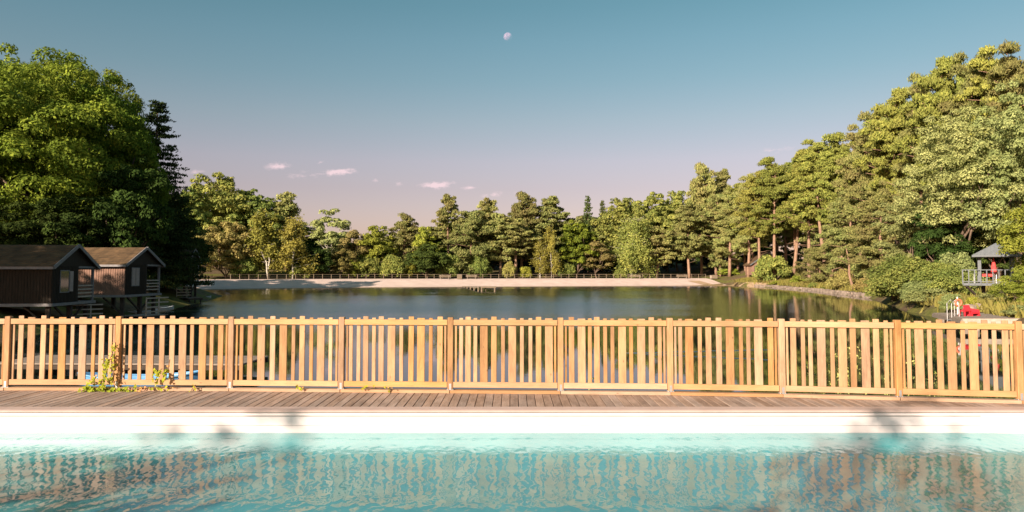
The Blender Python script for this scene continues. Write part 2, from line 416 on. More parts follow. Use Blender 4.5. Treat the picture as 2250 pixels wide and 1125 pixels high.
# ------------------------------------------------------------------ lake
M_lake, t, o_ = mat('lake_water')
b = N(t, 'ShaderNodeBsdfPrincipled', i_Roughness=.03, i_IOR=1.33); b.inputs['Base Color'].default_value = (.008, .018, .014, 1); b.inputs['Specular IOR Level'].default_value = .5
co = N(t, 'ShaderNodeTexCoord'); mp = N(t, 'ShaderNodeMapping'); t.links.new(co.outputs['Object'], mp.inputs[0]); mp.inputs['Scale'].default_value = (.55, 1.0, 1)
w1 = N(t, 'ShaderNodeTexNoise', i_Scale=2.2, i_Detail=5.0, i_Roughness=.6, i_Distortion=.3); L(t, mp, w1)
sp = N(t, 'ShaderNodeSeparateXYZ'); t.links.new(co.outputs['Object'], sp.inputs[0])
bigm = N(t, 'ShaderNodeMapping'); t.links.new(co.outputs['Object'], bigm.inputs[0]); bigm.inputs['Scale'].default_value = (.02, .05, 1)
big = N(t, 'ShaderNodeTexNoise', i_Scale=1.0, i_Detail=3.0); L(t, bigm, big)
far = N(t, 'ShaderNodeMapRange', n1=34., n2=62., n3=.05, n4=1.0, interpolation_type='SMOOTHSTEP'); t.links.new(sp.outputs[1], far.inputs[0])
rb = N(t, 'ShaderNodeMath', operation='MULTIPLY_ADD', n1=-.30); t.links.new(sp.outputs[1], rb.inputs[0]); t.links.new(sp.outputs[0], rb.inputs[2])   # x - .30 y
rmk = N(t, 'ShaderNodeMapRange', n1=-16., n2=12., n3=1.0, n4=.13, interpolation_type='SMOOTHSTEP'); L(t, rb, rmk)
bm_ = N(t, 'ShaderNodeMapRange', n1=.3, n2=.7, n3=.45, n4=1.15); L(t, big, bm_)
q1 = N(t, 'ShaderNodeMath', operation='MULTIPLY'); L(t, far, q1); L(t, rmk, q1, 0, 1)
q2 = N(t, 'ShaderNodeMath', operation='MULTIPLY'); L(t, q1, q2); L(t, bm_, q2, 0, 1)
# constant bump tilt to the near shore, added so the lake mirrors higher sky
ty = N(t, 'ShaderNodeMath', operation='MULTIPLY', n1=2.7); t.links.new(sp.outputs[1], ty.inputs[0])
hs_ = N(t, 'ShaderNodeMath', operation='ADD'); L(t, ty, hs_); L(t, w1, hs_, 0, 1)
bp = N(t, 'ShaderNodeBump', i_Distance=.032); L(t, q2, bp); L(t, hs_, bp, 0, bp.inputs.find('Height')); t.links.new(bp.outputs[0], b.inputs['Normal']); L(t, b, o_)
lk = MB().add([(-110, 12.35, LAKEZ), (110, 12.35, LAKEZ), (110, 215, LAKEZ), (-110, 215, LAKEZ)], [(0, 1, 2, 3)]).build('lake', M_lake); tag(lk, kind='structure')

# ------------------------------------------------------------------ pool and deck
EDGE = ong(1125, 894.5, 0).y                    # far edge of the deck planks
YW = EDGE - .235                                # face of the far pool wall
PWZ = CAMZ + ray(1125, 949.5).z / ray(1125, 949.5).y * YW   # pool water level
X0, X1 = -13.0, 13.0
PFZ = PWZ - .38
def corner(x): c = max(0.0, x - 6.55); return min(2.6, .16 * c ** 1.9)   # the far corner is rounded
NX = 110
cols = [X0 + (X1 - X0) * i / NX for i in range(NX + 1)]
def loft(profile):
    V = [(x, YW - corner(x) * k - dy, z) for x in cols for (dy, z, k) in profile]
    m = len(profile); ix = np.arange(len(V)).reshape(-1, m)
    return np.array(V), np.stack([ix[:-1, :-1], ix[1:, :-1], ix[1:, 1:], ix[:-1, 1:]], -1).reshape(-1, 4)
sh = MB()
sh.box(X0 - .3, X0, 1.5, YW, PFZ - .1, -.03).box(X1, X1 + .3, 1.5, YW, PFZ - .1, -.03).box(X0, X1, 1.2, 1.5, PFZ - .1, -.03)
tag(sh.build('pool_surround', M_liner), kind='structure')
pw = tag(obj('pool_wall', npmesh('pool_wall', *loft([(0, -.035, 0), (0, -.12, .12), (0, -.22, .5), (0, PWZ - .012, 1)]), M_liner, True)), kind='structure')
tag(obj('pool_floor', npmesh('pool_floor', *loft([(0, PWZ - .012, 1), (0.005, PWZ - .10, 1), (.03, PWZ - .17, 1), (.09, PWZ - .225, 1), (.2, PWZ - .265, 1), (.42, PWZ - .29, 1), (.9, PWZ - .31, .8), (2, PWZ - .33, .4), (YW - 1.4, PFZ, 0)]), M_aqua, True)), kind='structure')
MB().box(X0, 6.5, YW - .009, YW - .001, -.088, -.070).build('coping_shade_line', M_shade_seam, pw)  # thin shade line under the coping, painted as a grey strip
MB().box(X0, 6.5, YW - .004, YW - .001, -.212, -.206).build('liner_seam', M_shade_seam, pw)

M_pool, t, o_ = mat('clear_pool_water')
co = N(t, 'ShaderNodeTexCoord'); mp = N(t, 'ShaderNodeMapping'); t.links.new(co.outputs['Object'], mp.inputs[0]); mp.inputs['Scale'].default_value = (1.0, 1.0, 1)
mp.inputs['Scale'].default_value = (1.25, .8, 1)
w1 = N(t, 'ShaderNodeTexNoise', i_Scale=4.6, i_Detail=2.0, i_Roughness=.5, i_Distortion=.8); L(t, mp, w1)
w2 = N(t, 'ShaderNodeTexNoise', i_Scale=.9, i_Detail=2.0); L(t, mp, w2)
wob_ = N(t, 'ShaderNodeMix', data_type='VECTOR', n0=.12); t.links.new(mp.outputs[0], wob_.inputs[4]); t.links.new(w1.outputs['Color'], wob_.inputs[5])
w3 = N(t, 'ShaderNodeTexVoronoi', feature='SMOOTH_F1', i_Scale=7.5, i_Smoothness=.35); t.links.new(wob_.outputs[1], w3.inputs['Vector'])
bp1 = N(t, 'ShaderNodeBump', i_Strength=1.0, i_Distance=.0022); t.links.new(w1.outputs[0], bp1.inputs['Height'])
bp3 = N(t, 'ShaderNodeBump', i_Strength=1.0, i_Distance=.0030); t.links.new(w3.outputs[0], bp3.inputs['Height']); t.links.new(bp1.outputs[0], bp3.inputs['Normal'])
bp2 = N(t, 'ShaderNodeBump', i_Strength=1.0, i_Distance=.008); t.links.new(w2.outputs[0], bp2.inputs['Height']); t.links.new(bp3.outputs[0], bp2.inputs['Normal'])
gm = N(t, 'ShaderNodeNewGeometry'); io = N(t, 'ShaderNodeMapRange', n3=1.65, n4=1 / 1.65); t.links.new(gm.outputs['Backfacing'], io.inputs[0])   # the water is one sheet: same index from both sides
fr = N(t, 'ShaderNodeFresnel'); L(t, io, fr); t.links.new(bp2.outputs[0], fr.inputs['Normal'])
gl = N(t, 'ShaderNodeBsdfGlossy', i_Roughness=.01); t.links.new(bp2.outputs[0], gl.inputs['Normal'])
tr = N(t, 'ShaderNodeBsdfTransparent'); tr.inputs[0].default_value = (1, 1, 1, 1)
mxs = N(t, 'ShaderNodeMixShader'); L(t, fr, mxs); L(t, tr, mxs, 0, 1); L(t, gl, mxs, 0, 2); L(t, mxs, o_)
tag(MB().add([(X0, 1.5, PWZ), (X1, 1.5, PWZ), (X1, YW + .02, PWZ), (X0, YW + .02, PWZ)], [(0, 1, 2, 3)]).build('pool_water', M_pool), kind='structure')

cop = MB()
nose = [(EDGE + .01, -.05), (EDGE + .01, .004), (EDGE - .20, .004), (EDGE - .245, -.004), (EDGE - .262, -.02), (EDGE - .25, -.036), (EDGE - .22, -.04), (EDGE - .22, -.05)]
v = [(x, y, z) for x in (X0, X1) for y, z in nose]; k = len(nose)
cop.add(v, [tuple(range(k)), tuple(range(2 * k - 1, k - 1, -1))] + [(i, i + k, (i + 1) % k + k, (i + 1) % k) for i in range(k)])
tag(cop.build('pool_coping', M_coping), kind='structure')
tag(MB().box(-15.5, 15.5, -9, 1.2, -1.4, 0).box(-15.5, X0 - .3, 1.2, EDGE, -1.4, -.006).box(X1 + .3, 15.5, 1.2, EDGE, -1.4, -.006).build('terrace', M_slab), kind='structure')

# fence feet as they stand along the deck edge (kerb timber top)
KZ = .05
FEET = [(-242, 850.2), (15, 850), (259, 850.5), (507, 851.7), (750, 854), (989.5, 856), (1232, 858), (1473, 860.2), (1719, 864.6), (1975, 871.4), (2241, 878.5), (2525, 888)]
FP = [ong(a, b_, KZ) for a, b_ in FEET]

def fence_y(x):
    for a, b_ in zip(FP[:-1], FP[1:]):
        if a.x <= x <= b_.x: return a.y + (b_.y - a.y) * (x - a.x) / (b_.x - a.x)
    return FP[0].y if x < FP[0].x else FP[-1].y

deck = MB().box(-12, 12, EDGE + .03, min(p.y for p in FP) + .06, -.16, -.045).build('deck', M_joist); tag(deck, kind='structure')
sub = MB()
for a, b_ in zip(FP[:-1], FP[1:]): sub.beam(a + Vector((0, .0, -.18)), b_ + Vector((0, 0, -.18)), .12, .2)
sub.build('bearer', M_joist, deck)
rng = random.Random(5)
PW = .126
i = 0
x = -9.6
while x < 9.6:
    ye = min(fence_y(x), fence_y(x + PW)) + .02
    w = PW - .009
    dz = rng.uniform(-.0025, .0025)
    me = MB().cbox(0, w, 0, ye - EDGE - .012, -.03, 0, .004).mesh('plank', M_plank)
    p = obj('plank', me, deck, (x, EDGE + .012, dz)); p.rotation_euler.y = rng.uniform(-.006, .006)
    x += PW
for a, b_ in zip(FP[:-1], FP[1:]):               # kerb timber on the deck edge, in lengths
    d = (b_ - a); ln = d.length
    me = MB().cbox(.004, ln - .004, -.075, .075, .003, KZ, .005).mesh('edge_beam', M_beam_h)
    o = obj('edge_beam', me, deck, (a.x, a.y, 0)); o.rotation_euler.z = math.atan2(d.y, d.x)

# ------------------------------------------------------------------ fence along the deck
FH = 1.145
fence = empty('picket_fence', (0, FP[5].y, 0), label='long light wooden picket fence with uneven slats along the pool deck', cat='fence')
foff = Vector((0, -FP[5].y, 0))
post_me = MB().cbox(-.044, .044, -.044, .044, .012, FH, .006).mesh('post', M_fence_v)
foot_me = MB().box(-.055, .055, -.05, .05, 0, .006).box(-.018, .018, -.048, -.0445, .0, .10).tube([(-.04, -.03, 0), (-.04, -.03, .02)], .009, 6).tube([(.04, -.03, 0), (.04, -.03, .02)], .009, 6).mesh('foot_plate', M_steel)
for p in FP:
    o = obj('post', post_me, fence, p + foff); q = obj('foot_plate', foot_me, o, (0, 0, 0)); o.rotation_euler.z = rng.uniform(-.03, .03)
# slats per bay: (px of centre at mid-height, kind: n narrow, m medium, w wide; capital letter = taller)
BAYS = [
 [(-205, 'n'), (-180, 'M'), (-155, 'w'), (-128, 'n'), (-104, 'M'), (-80, 'w'), (-58, 'n'), (-38, 'M'), (-14, 'w'), ],
 [(44.3, 'M'), (67.2, 'w'), (93.3, 'M'), (111.5, 'n'), (135.6, 'w'), (158, 'n'), (180.4, 'w'), (204.1, 'n'), (222.3, 'M'), (241.4, 'n')],
 [(286.2, 'n'), (306.6, 'n'), (329, 'w'), (355.2, 'M'), (377.1, 'M'), (400.7, 'w'), (421.1, 'n'), (444.3, 'w'), (464.2, 'n'), (484.1, 'M')],
 [(530.1, 'n'), (548.8, 'M'), (573.7, 'w'), (598.6, 'M'), (621.7, 'w'), (644.1, 'n'), (663.3, 'M'), (683.7, 'n'), (704.4, 'w'), (726, 'n')],
 [(771, 'n'), (787.7, 'n'), (803.4, 'M'), (821.3, 'n'), (837.5, 'M'), (859.9, 'w'), (881.8, 'n'), (903, 'M'), (924.6, 'w'), (946.3, 'n'), (966.4, 'M')],
 [(1013, 'n'), (1028.4, 'M'), (1044.6, 'n'), (1063.2, 'w'), (1085.1, 'M'), (1105.5, 'n'), (1125.5, 'w'), (1146.6, 'n'), (1165.6, 'n'), (1183.3, 'M'), (1206.6, 'w')],
 [(1256.3, 'M'), (1278.4, 'w'), (1296.1, 'n'), (1311.8, 'M'), (1330.3, 'n'), (1346.2, 'n'), (1367.5, 'w'), (1387.3, 'n'), (1409.3, 'w'), (1432.1, 'M'), (1449.9, 'n')],
 [(1495.5, 'n'), (1515.2, 'w'), (1538, 'n'), (1557.5, 'M'), (1580.3, 'M'), (1604.4, 'w'), (1628.5, 'n'), (1645, 'n'), (1667.2, 'w'), (1694, 'M')],
 [(1743.5, 'M'), (1765.4, 'n'), (1781.3, 'n'), (1805.2, 'w'), (1829.4, 'n'), (1851.8, 'w'), (1875.4, 'M'), (1902.8, 'w'), (1926.4, 'M'), (1947.6, 'n')],
 [(1997.4, 'n'), (2021, 'w'), (2043.4, 'n'), (2066.3, 'M'), (2092, 'w'), (2116.8, 'n'), (2140, 'w'), (2165.9, 'M'), (2186.5, 'n'), (2210.2, 'M')],
 [(2290, 'w'), (2318, 'n'), (2345, 'M'), (2372, 'n'), (2400, 'w'), (2430, 'M'), (2462, 'n'), (2490, 'w')],
]
SW = {'n': .060, 'm': .086, 'w': .122}
smesh = {}
for bi, (a, b_) in enumerate(zip(FP[:-1], FP[1:])):
    d = (b_ - a); ln = d.length; rz = math.atan2(d.y, d.x)
    def rail(z0, z1):
        me = MB().cbox(.049, ln - .049, -.034, -.002, z0, z1, .004).mesh('rail', M_fence_h)
        obj('rail', me, fence, a + foff, rz)
    rail(FH - .122, FH - .038); rail(.040, .125)
    items = [(ong_x, k) for ong_x, k in BAYS[bi]]
    # frame laths beside the posts
    for s_ in (.085, ln - .085):
        me = smesh.setdefault('lath', MB().cbox(-.016, .016, 0, .02, .045, FH - .05, .003).mesh('slat', M_fence_v))
        o = obj('slat', me, fence, a + foff + d * (s_ / ln), rz)
    for px, k in items:
        # intersect the view direction with this bay to find where the slat stands
        rd = ray(px, 775); A = np.array([[rd.x, -d.x], [rd.y, -d.y]]); s_, u = np.linalg.solve(A, np.array([a.x, a.y]))
        w = SW[k.lower()]; tall = k.isupper()
        key = (k, rng.randrange(2))
        if key not in smesh:
            topz = FH + (.010 if tall else -.014) + rng.uniform(-.003, .003)
            smesh[key] = MB().cbox(-w / 2, w / 2, 0, .021, .043, topz, .004).mesh('slat', M_fence_v)
        o = obj('slat', smesh[key], fence, a + foff + d * u, rz); o.rotation_euler.y = rng.uniform(-.003, .003)

# ------------------------------------------------------------------ trees: prototypes
M_oakleaf = leafmat('oak_leaves', (.046, .074, .010), (.118, .148, .019), (.036, .06, .010), .28)
M_beechleaf = leafmat('beech_leaves', (.075, .10, .024), (.155, .165, .042), (.06, .085, .022), .28)
M_darkleaf = leafmat('dark_shade_leaves', (.014, .026, .006), (.03, .045, .01), (.012, .02, .006), .15)  # leaf tone darkened to put the shade under the trees into colour
M_pineneedle = leafmat('pine_needles', (.066, .085, .026), (.135, .142, .046), (.11, .098, .036), .18)
M_goldneedle = leafmat('golden_pine_needles', (.072, .094, .021), (.15, .158, .036), (.102, .106, .026), .18)
M_spruceneedle = leafmat('spruce_needles', (.022, .034, .012), (.05, .062, .02), (.02, .03, .01), .1)
M_birchleaf = leafmat('birch_leaves', (.10, .10, .02), (.185, .172, .036), (.13, .13, .032), .35)
M_poplarleaf = leafmat('pale_poplar_leaves', (.085, .105, .04), (.18, .195, .075), (.10, .12, .04), .28)
M_yellowleaf = leafmat('yellow_green_leaves', (.10, .115, .02), (.19, .195, .032), (.10, .12, .02), .35)
M_olive = leafmat('olive_willow_leaves', (.10, .10, .03), (.18, .165, .052), (.125, .10, .035), .28)
M_russet = leafmat('russet_leaves', (.10, .088, .03), (.165, .14, .05), (.11, .10, .035), .25)

def leaves(rs, P, Nrm, size, aspect=1.0, jit=.75, spike=0.0):
    """one small rhombic leaf per point, facing roughly along Nrm"""
    n = len(P)
    Nn = Nrm + rs.normal(0, jit, (n, 3)); Nn /= np.linalg.norm(Nn, axis=1)[:, None] + 1e-9
    ref = rs.normal(0, 1, (n, 3)); A = np.cross(Nn, ref); A /= np.linalg.norm(A, axis=1)[:, None] + 1e-9
    B = np.cross(Nn, A)
    if spike > 0:                               # needle tufts: long side points outwards and up
        A = Nrm * .35 + np.array([0, 0, .8]) + rs.normal(0, .6, (n, 3)); A /= np.linalg.norm(A, axis=1)[:, None] + 1e-9
        B = np.cross(A, Nrm + rs.normal(0, .45, (n, 3))); B /= np.linalg.norm(B, axis=1)[:, None] + 1e-9
    s = size * rs.uniform(.55, 1.25, n)[:, None]
    V = np.stack([P - A * s, P - B * s * .55 * aspect, P + A * s, P + B * s * .55 * aspect], 1)
    return V.reshape(-1, 3)

def puff_leaves(rs, puffs, n, size, flat=.8, up=.25, jit=.6, aspect=1.0, hollow=.55, spike=0.0):
    pf = np.array(puffs, float)
    w = pf[:, 3] ** 2; w /= w.sum()
    k = rs.choice(len(pf), n, p=w)
    D = rs.normal(0, 1, (n, 3)); D /= np.linalg.norm(D, axis=1)[:, None]
    D[:, 2] = np.where(D[:, 2] < -.35, -D[:, 2], D[:, 2])
    r = pf[k, 3][:, None] * (hollow + (1.08 - hollow) * rs.uniform(0, 1, (n, 1)) ** .6)
    # lumpy outline
    r *= 1 + .22 * np.sin(D[:, :1] * 5 + k[:, None]) * np.cos(D[:, 1:2] * 6 + 2 * k[:, None])
    P = pf[k, :3] + D * r * np.array([1, 1, flat])
    Nn = D.copy(); Nn[:, 2] += up
    return leaves(rs, P, Nn, size, aspect, jit, spike)

def leafmesh(name, V, m):
    n = len(V) // 4
    return npmesh(name, V, np.arange(n * 4).reshape(n, 4), m)

def curve_pts(a, b, rs, wob, n=6):
    a, b = np.array(a, float), np.array(b, float)
    t = np.linspace(0, 1, n)[:, None]
    off = rs.normal(0, wob, (n, 3)) * np.sin(t * math.pi); off[:, 2] *= .3
    return a + (b - a) * t + off

def proto_broad(seed, h, w, m, bark, nleaf, lsize, base=.26, npuff=70, pr=(.13, .2), trunk_r=.3, top=.5, gappy=0.0, forks=7, lean=0.0):
    """broad-leaved tree of height h and crown width w"""
    rs = np.random.RandomState(seed)
    zc, rz = h * (base + (1 - base) * .48), h * (1 - base) * .52
    puffs = []
    lob = [(rs.uniform(0, 6.28), rs.uniform(.7, 1.1)) for _ in range(5)]
    for i in range(npuff):
        th = rs.uniform(0, 2 * math.pi); u = rs.uniform(-.85, 1)
        rr = math.sqrt(max(0, 1 - u * u)); shell = rs.uniform(.66, .95) if rs.rand() < .82 else rs.uniform(.2, .66)
        lo = 1 + .14 * math.sin(th * 2 + lob[0][0]) + .12 * math.sin(th * 3 + lob[1][0]) * u
        taper = 1.0 if u < 0 else 1 - top * .35 * u
        x, y = math.cos(th) * rr * w / 2 * shell * lo * taper, math.sin(th) * rr * w / 2 * shell * lo * taper
        r = w * rs.uniform(*pr) * (.75 if u > .6 else 1)
        puffs.append((x + lean * u, y, zc + u * rz * shell * .95, r))
    V = puff_leaves(rs, puffs, nleaf, lsize, .72, .3, .38, hollow=.6 + gappy * .2)
    mb = MB()
    fork = h * base * 1.1
    tp = curve_pts((0, 0, -.4), (rs.normal(0, .3), rs.normal(0, .3), fork), rs, trunk_r * .4, 5)
    mb.tube(tp, np.linspace(trunk_r * 1.35, trunk_r * .85, 5), 8)
    tops = sorted(puffs, key=lambda q: -q[3])[:forks * 3]
    for q in tops[::3][:forks]:
        e = np.array(q[:3]); pts = curve_pts(tp[-1], e, rs, w * .035, 6)
        mb.tube(pts, np.linspace(trunk_r * .62, trunk_r * .08, 6), 6)
        for _ in range(2):
            q2 = puffs[rs.randint(len(puffs))]; s0 = pts[rs.randint(2, 5)]
            if np.linalg.norm(np.array(q2[:3]) - s0) < w * .45:
                mb.tube(curve_pts(s0, q2[:3], rs, w * .02, 4), np.linspace(trunk_r * .25, trunk_r * .05, 4), 5)
    return dict(h=h, w=w, crown=leafmesh('crown', V, m), trunk=mb.mesh('trunk', bark, True))

def proto_pine(seed, h, w, m, nleaf, lsize, bare=.38, trunk_r=.2, lean=.03, tiers=19, dead=True, gap=.2):
    """pine: bare lower trunk with snags, irregular tiers of flattened needle clumps"""
    rs = np.random.RandomState(seed)
    lx, ly = rs.normal(0, lean * h, 2)
    def tr(z): t = z / h; return np.array([lx * t + .25 * math.sin(t * 5 + seed) * t, ly * t + .2 * math.sin(t * 4 + 2 * seed), z])
    mb = MB()
    zs = np.linspace(-.5, h * .97, 9)
    mb.tube([tr(z) for z in zs], [trunk_r * (1.15 - z / h) + .02 for z in zs], 7)
    puffs = []
    for i in range(tiers):
        t = i / (tiers - 1); z = h * (bare + (1 - bare) * (t ** .9) * .96)
        prof = math.sin(min(1, .22 + t * .95) * math.pi * .93) ** .8 if t < .97 else .15
        reach = w / 2 * (.35 + .75 * prof) * rs.uniform(.65, 1.1)
        nb = rs.randint(3, 6) if t < .85 else rs.randint(2, 4)
        a0 = rs.uniform(0, 6.28)
        for k in range(nb):
            if rs.rand() < gap: continue
            a = a0 + 6.28 * k / nb + rs.normal(0, .3); L_ = reach * rs.uniform(.6, 1.05)
            s0 = tr(z - .1 * L_); e = tr(z) + np.array([math.cos(a) * L_, math.sin(a) * L_, rs.uniform(-.05, .28) * L_ + .1])
            pts = curve_pts(s0, e, rs, .1, 4); mb.tube(pts, np.linspace(trunk_r * .28, .02, 4), 4)
            for f in ((.35, .8), (.7, .95), (1.0, 1.0)) if L_ > w * .2 else ((.5, .9), (1., 1.)):
                r = (w * rs.uniform(.055, .14)) * f[1]
                puffs.append((*(s0 + (e - s0) * f[0] + rs.normal(0, .05 * w, 3) * np.array([.6, .6, 1.])), r))
    puffs.append((*tr(h * .965), w * .08)); puffs.append((*tr(h * .93), w * .11))
    V = puff_leaves(rs, puffs, int(nleaf * 3.2), lsize * .72, .78, .45, .65, .62, hollow=.3, spike=1.0)
    if dead:
        for i in range(7):
            z = h * rs.uniform(.16, bare + .05); a = rs.uniform(0, 6.28); L_ = rs.uniform(.6, 2.2)
            p = tr(z); q = p + np.array([math.cos(a) * L_, math.sin(a) * L_, rs.uniform(-.35, .3) * L_])
            mb.tube(curve_pts(p, q, rs, .12, 4), np.linspace(.045, .012, 4), 4)
    return dict(h=h, w=w, crown=leafmesh('crown', V, m), trunk=mb.mesh('trunk', M_pinebark, True))

def proto_birch(seed, h, w, m, nleaf, lsize, base=.3, stems=1, weep=.35):
    rs = np.random.RandomState(seed); mb = MB(); P = []; Nn = []
    per = nleaf // (stems * 34)
    for s in range(stems):
        lx, ly = rs.normal(0, .06 * h, 2)
        tipp = np.array([lx, ly, h * rs.uniform(.9, 1)])
        pts = curve_pts((rs.normal(0, .25), rs.normal(0, .25), -.4), tipp, rs, .25, 8)
        mb.tube(pts, np.linspace(.17, .025, 8), 6)
        for i in range(34):
            t = base + (1 - base) * rs.uniform(0, 1) ** .9; p0 = pts[0] + (pts[-1] - pts[0]) * t
            a = rs.uniform(0, 6.28); L_ = w / 2 * (1.15 - t * .75) * rs.uniform(.5, 1.1)
            e = p0 + np.array([math.cos(a) * L_, math.sin(a) * L_, L_ * rs.uniform(.1, .6)])
            br = curve_pts(p0, e, rs, .15, 4); mb.tube(br, np.linspace(.04, .01, 4), 4)
            drop = rs.uniform(.1, 1, per)[:, None]
            k = rs.uniform(.35, 1.05, per)[:, None]
            q = p0 + (e - p0) * k + rs.normal(0, w * .045, (per, 3)) + np.array([0, 0, -1]) * drop * w * weep * k
            P.append(q); nn = q - (pts[0] + (pts[-1] - pts[0]) * .6); nn[:, 2] *= .4; nn /= np.linalg.norm(nn, axis=1)[:, None] + 1e-6; Nn.append(nn)
    V = leaves(rs, np.concatenate(P), np.concatenate(Nn), lsize, .8, .7)
    return dict(h=h, w=w, crown=leafmesh('crown', V, m), trunk=mb.mesh('trunk', M_birchbark, True))

def proto_spruce(seed, h, w, m, nleaf, lsize, base=.06):
    rs = np.random.RandomState(seed); mb = MB(); mb.tube([(0, 0, -.4), (.1, 0, h * .5), (0, .05, h)], [h * .016, h * .009, .015], 7)
    puffs = []
    T = 46
    for i in range(T):
        t = i / T; z = h * (base + (1 - base) * t); reach = w / 2 * (1 - t) ** .8 * rs.uniform(.8, 1.1) + .3
        nb = max(4, int(8 - 4 * t)); a0 = rs.uniform(0, 6.28)
        for k in range(nb):
            a = a0 + 6.28 * k / nb + rs.normal(0, .35); r = reach * rs.uniform(.72, 1.12); z = h * (base + (1 - base) * t) + rs.normal(0, h * .012)
            for f in (.4, .72, 1.0):
                puffs.append((math.cos(a) * r * f, math.sin(a) * r * f, z - .18 * r * f + .12 * f * f * r, max(.34, reach * .24 * (1.2 - .4 * f))))
    puffs.append((0, 0, h * .985, .14))
    V = puff_leaves(rs, puffs, nleaf, lsize, .5, .2, .7, .6, hollow=.2, spike=1.0)
    return dict(h=h, w=w, crown=leafmesh('crown', V, m), trunk=mb.mesh('trunk', M_bark, True))

def proto_bush(seed, h, w, m, nleaf, lsize, npuff=26, spiky=0.0):
    rs = np.random.RandomState(seed); puffs = []; mb = MB()
    for i in range(npuff):
        th = rs.uniform(0, 6.28); u = rs.uniform(0, 1) ** .8; rr = math.sqrt(max(0, 1 - u * u)) * rs.uniform(.35, .9)
        puffs.append((math.cos(th) * rr * w / 2, math.sin(th) * rr * w / 2, h * (.1 + .78 * u * rs.uniform(.75, 1)), w * rs.uniform(.1, .17)))
    for q in puffs[:6]: mb.tube(curve_pts((rs.normal(0, .1), rs.normal(0, .1), -.3), q[:3], rs, .08, 4), np.linspace(.06, .015, 4), 4)
    V = puff_leaves(rs, puffs, nleaf, lsize, .8, .3, .7, hollow=.35)
    return dict(h=h, w=w, crown=leafmesh('crown', V, m), trunk=mb.mesh('stems', M_bark, True))

PR = {}
# near the cabins
PR['oak1'] = proto_broad(11, 21, 19, M_oakleaf, M_bark, 110000, .15, .16, 300, (.045, .088), .42, .25)
PR['oak2'] = proto_broad(12, 18, 12, M_oakleaf, M_bark, 52000, .15, .14, 210, (.05, .095), .36, .5)
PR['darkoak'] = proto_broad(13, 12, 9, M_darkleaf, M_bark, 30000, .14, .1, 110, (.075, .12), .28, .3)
PR['spruceN'] = proto_spruce(14, 17, 6.2, M_spruceneedle, 42000, .14)
# right slope
PR['poplarN1'] = proto_broad(21, 19, 13, M_poplarleaf, M_bark, 64000, .125, .14, 260, (.05, .085), .3, .4, .3)
PR['poplarN2'] = proto_broad(22, 17, 10, M_poplarleaf, M_bark, 46000, .125, .12, 190, (.055, .095), .26, .4, .3)
PR['yellowN'] = proto_broad(23, 10, 7, M_yellowleaf, M_bark, 24000, .11, .05, 70, (.1, .15), .16, .4)
PR['bushN1'] = proto_bush(24, 5, 8, M_beechleaf, 20000, .13, 45)
PR['bushN2'] = proto_bush(25, 4, 6, M_poplarleaf, 14000, .12, 34)
PR['pineM1'] = proto_pine(31, 20, 7.0, M_goldneedle, 15000, .24, .42, .24, .05, 21)
PR['pineM2'] = proto_pine(32, 20, 7.5, M_pineneedle, 15000, .24, .28, .24, .05, 22)
PR['pineM3'] = proto_pine(33, 20, 6.4, M_goldneedle, 14000, .24, .5, .22, .04, 18)
PR['pineM4'] = proto_pine(34, 18, 8.0, M_pineneedle, 15000, .24, .12, .22, .03, 22)
# far shore
PR['pineF1'] = proto_pine(41, 16, 6.2, M_pineneedle, 6500, .34, .30, .2, .03, 19)
PR['pineF2'] = proto_pine(42, 16, 7.0, M_pineneedle, 6500, .34, .22, .2, .03, 15, gap=.18)
PR['pineF3'] = proto_pine(43, 16, 5.6, M_pineneedle, 5000, .34, .42, .2, .04, 12, gap=.25)
PR['pineF4'] = proto_pine(44, 16, 8.0, M_pineneedle, 7500, .34, .12, .2, .02, 16, gap=.15)
PR['beechF1'] = proto_broad(51, 16, 12, M_beechleaf, M_bark, 17000, .26, .12, 140, (.065, .115), .22)
PR['beechF2'] = proto_broad(52, 16, 10, M_beechleaf, M_bark, 24000, .26, .14, 120, (.065, .115), .22, .7)
PR['beechF3'] = proto_broad(53, 14, 9, M_oakleaf, M_bark, 15000, .26, .08, 110, (.065, .115), .2, .6)
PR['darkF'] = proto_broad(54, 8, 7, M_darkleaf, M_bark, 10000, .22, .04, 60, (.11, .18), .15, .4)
PR['oliveF'] = proto_broad(55, 12, 11, M_olive, M_bark, 17000, .22, .02, 120, (.065, .11), .18, .2)
PR['poplarF'] = proto_broad(56, 14, 7, M_poplarleaf, M_birchbark, 8000, .24, .22, 50, (.1, .16), .16, .6, .6)
PR['airy'] = proto_broad(59, 14, 7, M_poplarleaf, M_birchbark, 1150, .21, .5, 40, (.09, .16), .10, .5, .6, 4)
PR['russetF'] = proto_broad(57, 11, 6.5, M_russet, M_bark, 9000, .22, .1, 60, (.1, .16), .15, .5, .4)
PR['greenF'] = proto_broad(58, 12, 7, M_yellowleaf, M_bark, 11000, .22, .05, 70, (.1, .16), .15, .7, .2)
PR['birchF1'] = proto_birch(61, 14, 7, M_birchleaf, 5200, .27, .22, 2)
PR['birchF2'] = proto_birch(62, 14, 8, M_birchleaf, 5200, .27, .2, 1)
PR['weepF'] = proto_birch(63, 15, 11, M_beechleaf, 13000, .24, .15, 2, .45)
PR['spruceF'] = proto_spruce(64, 16, 5, M_spruceneedle, 6000, .3)
PR['pinesap'] = proto_pine(65, 7, 5.5, M_pineneedle, 6000, .17, .06, .09, .02, 12, dead=False)
PR['bushF1'] = proto_bush(71, 4, 6, M_beechleaf, 8000, .18, 40)
PR['bushF2'] = proto_bush(72, 4, 5, M_yellowleaf, 7500, .18, 36)
PR['bushF3'] = proto_bush(73, 3, 6, M_olive, 7000, .17, 40)

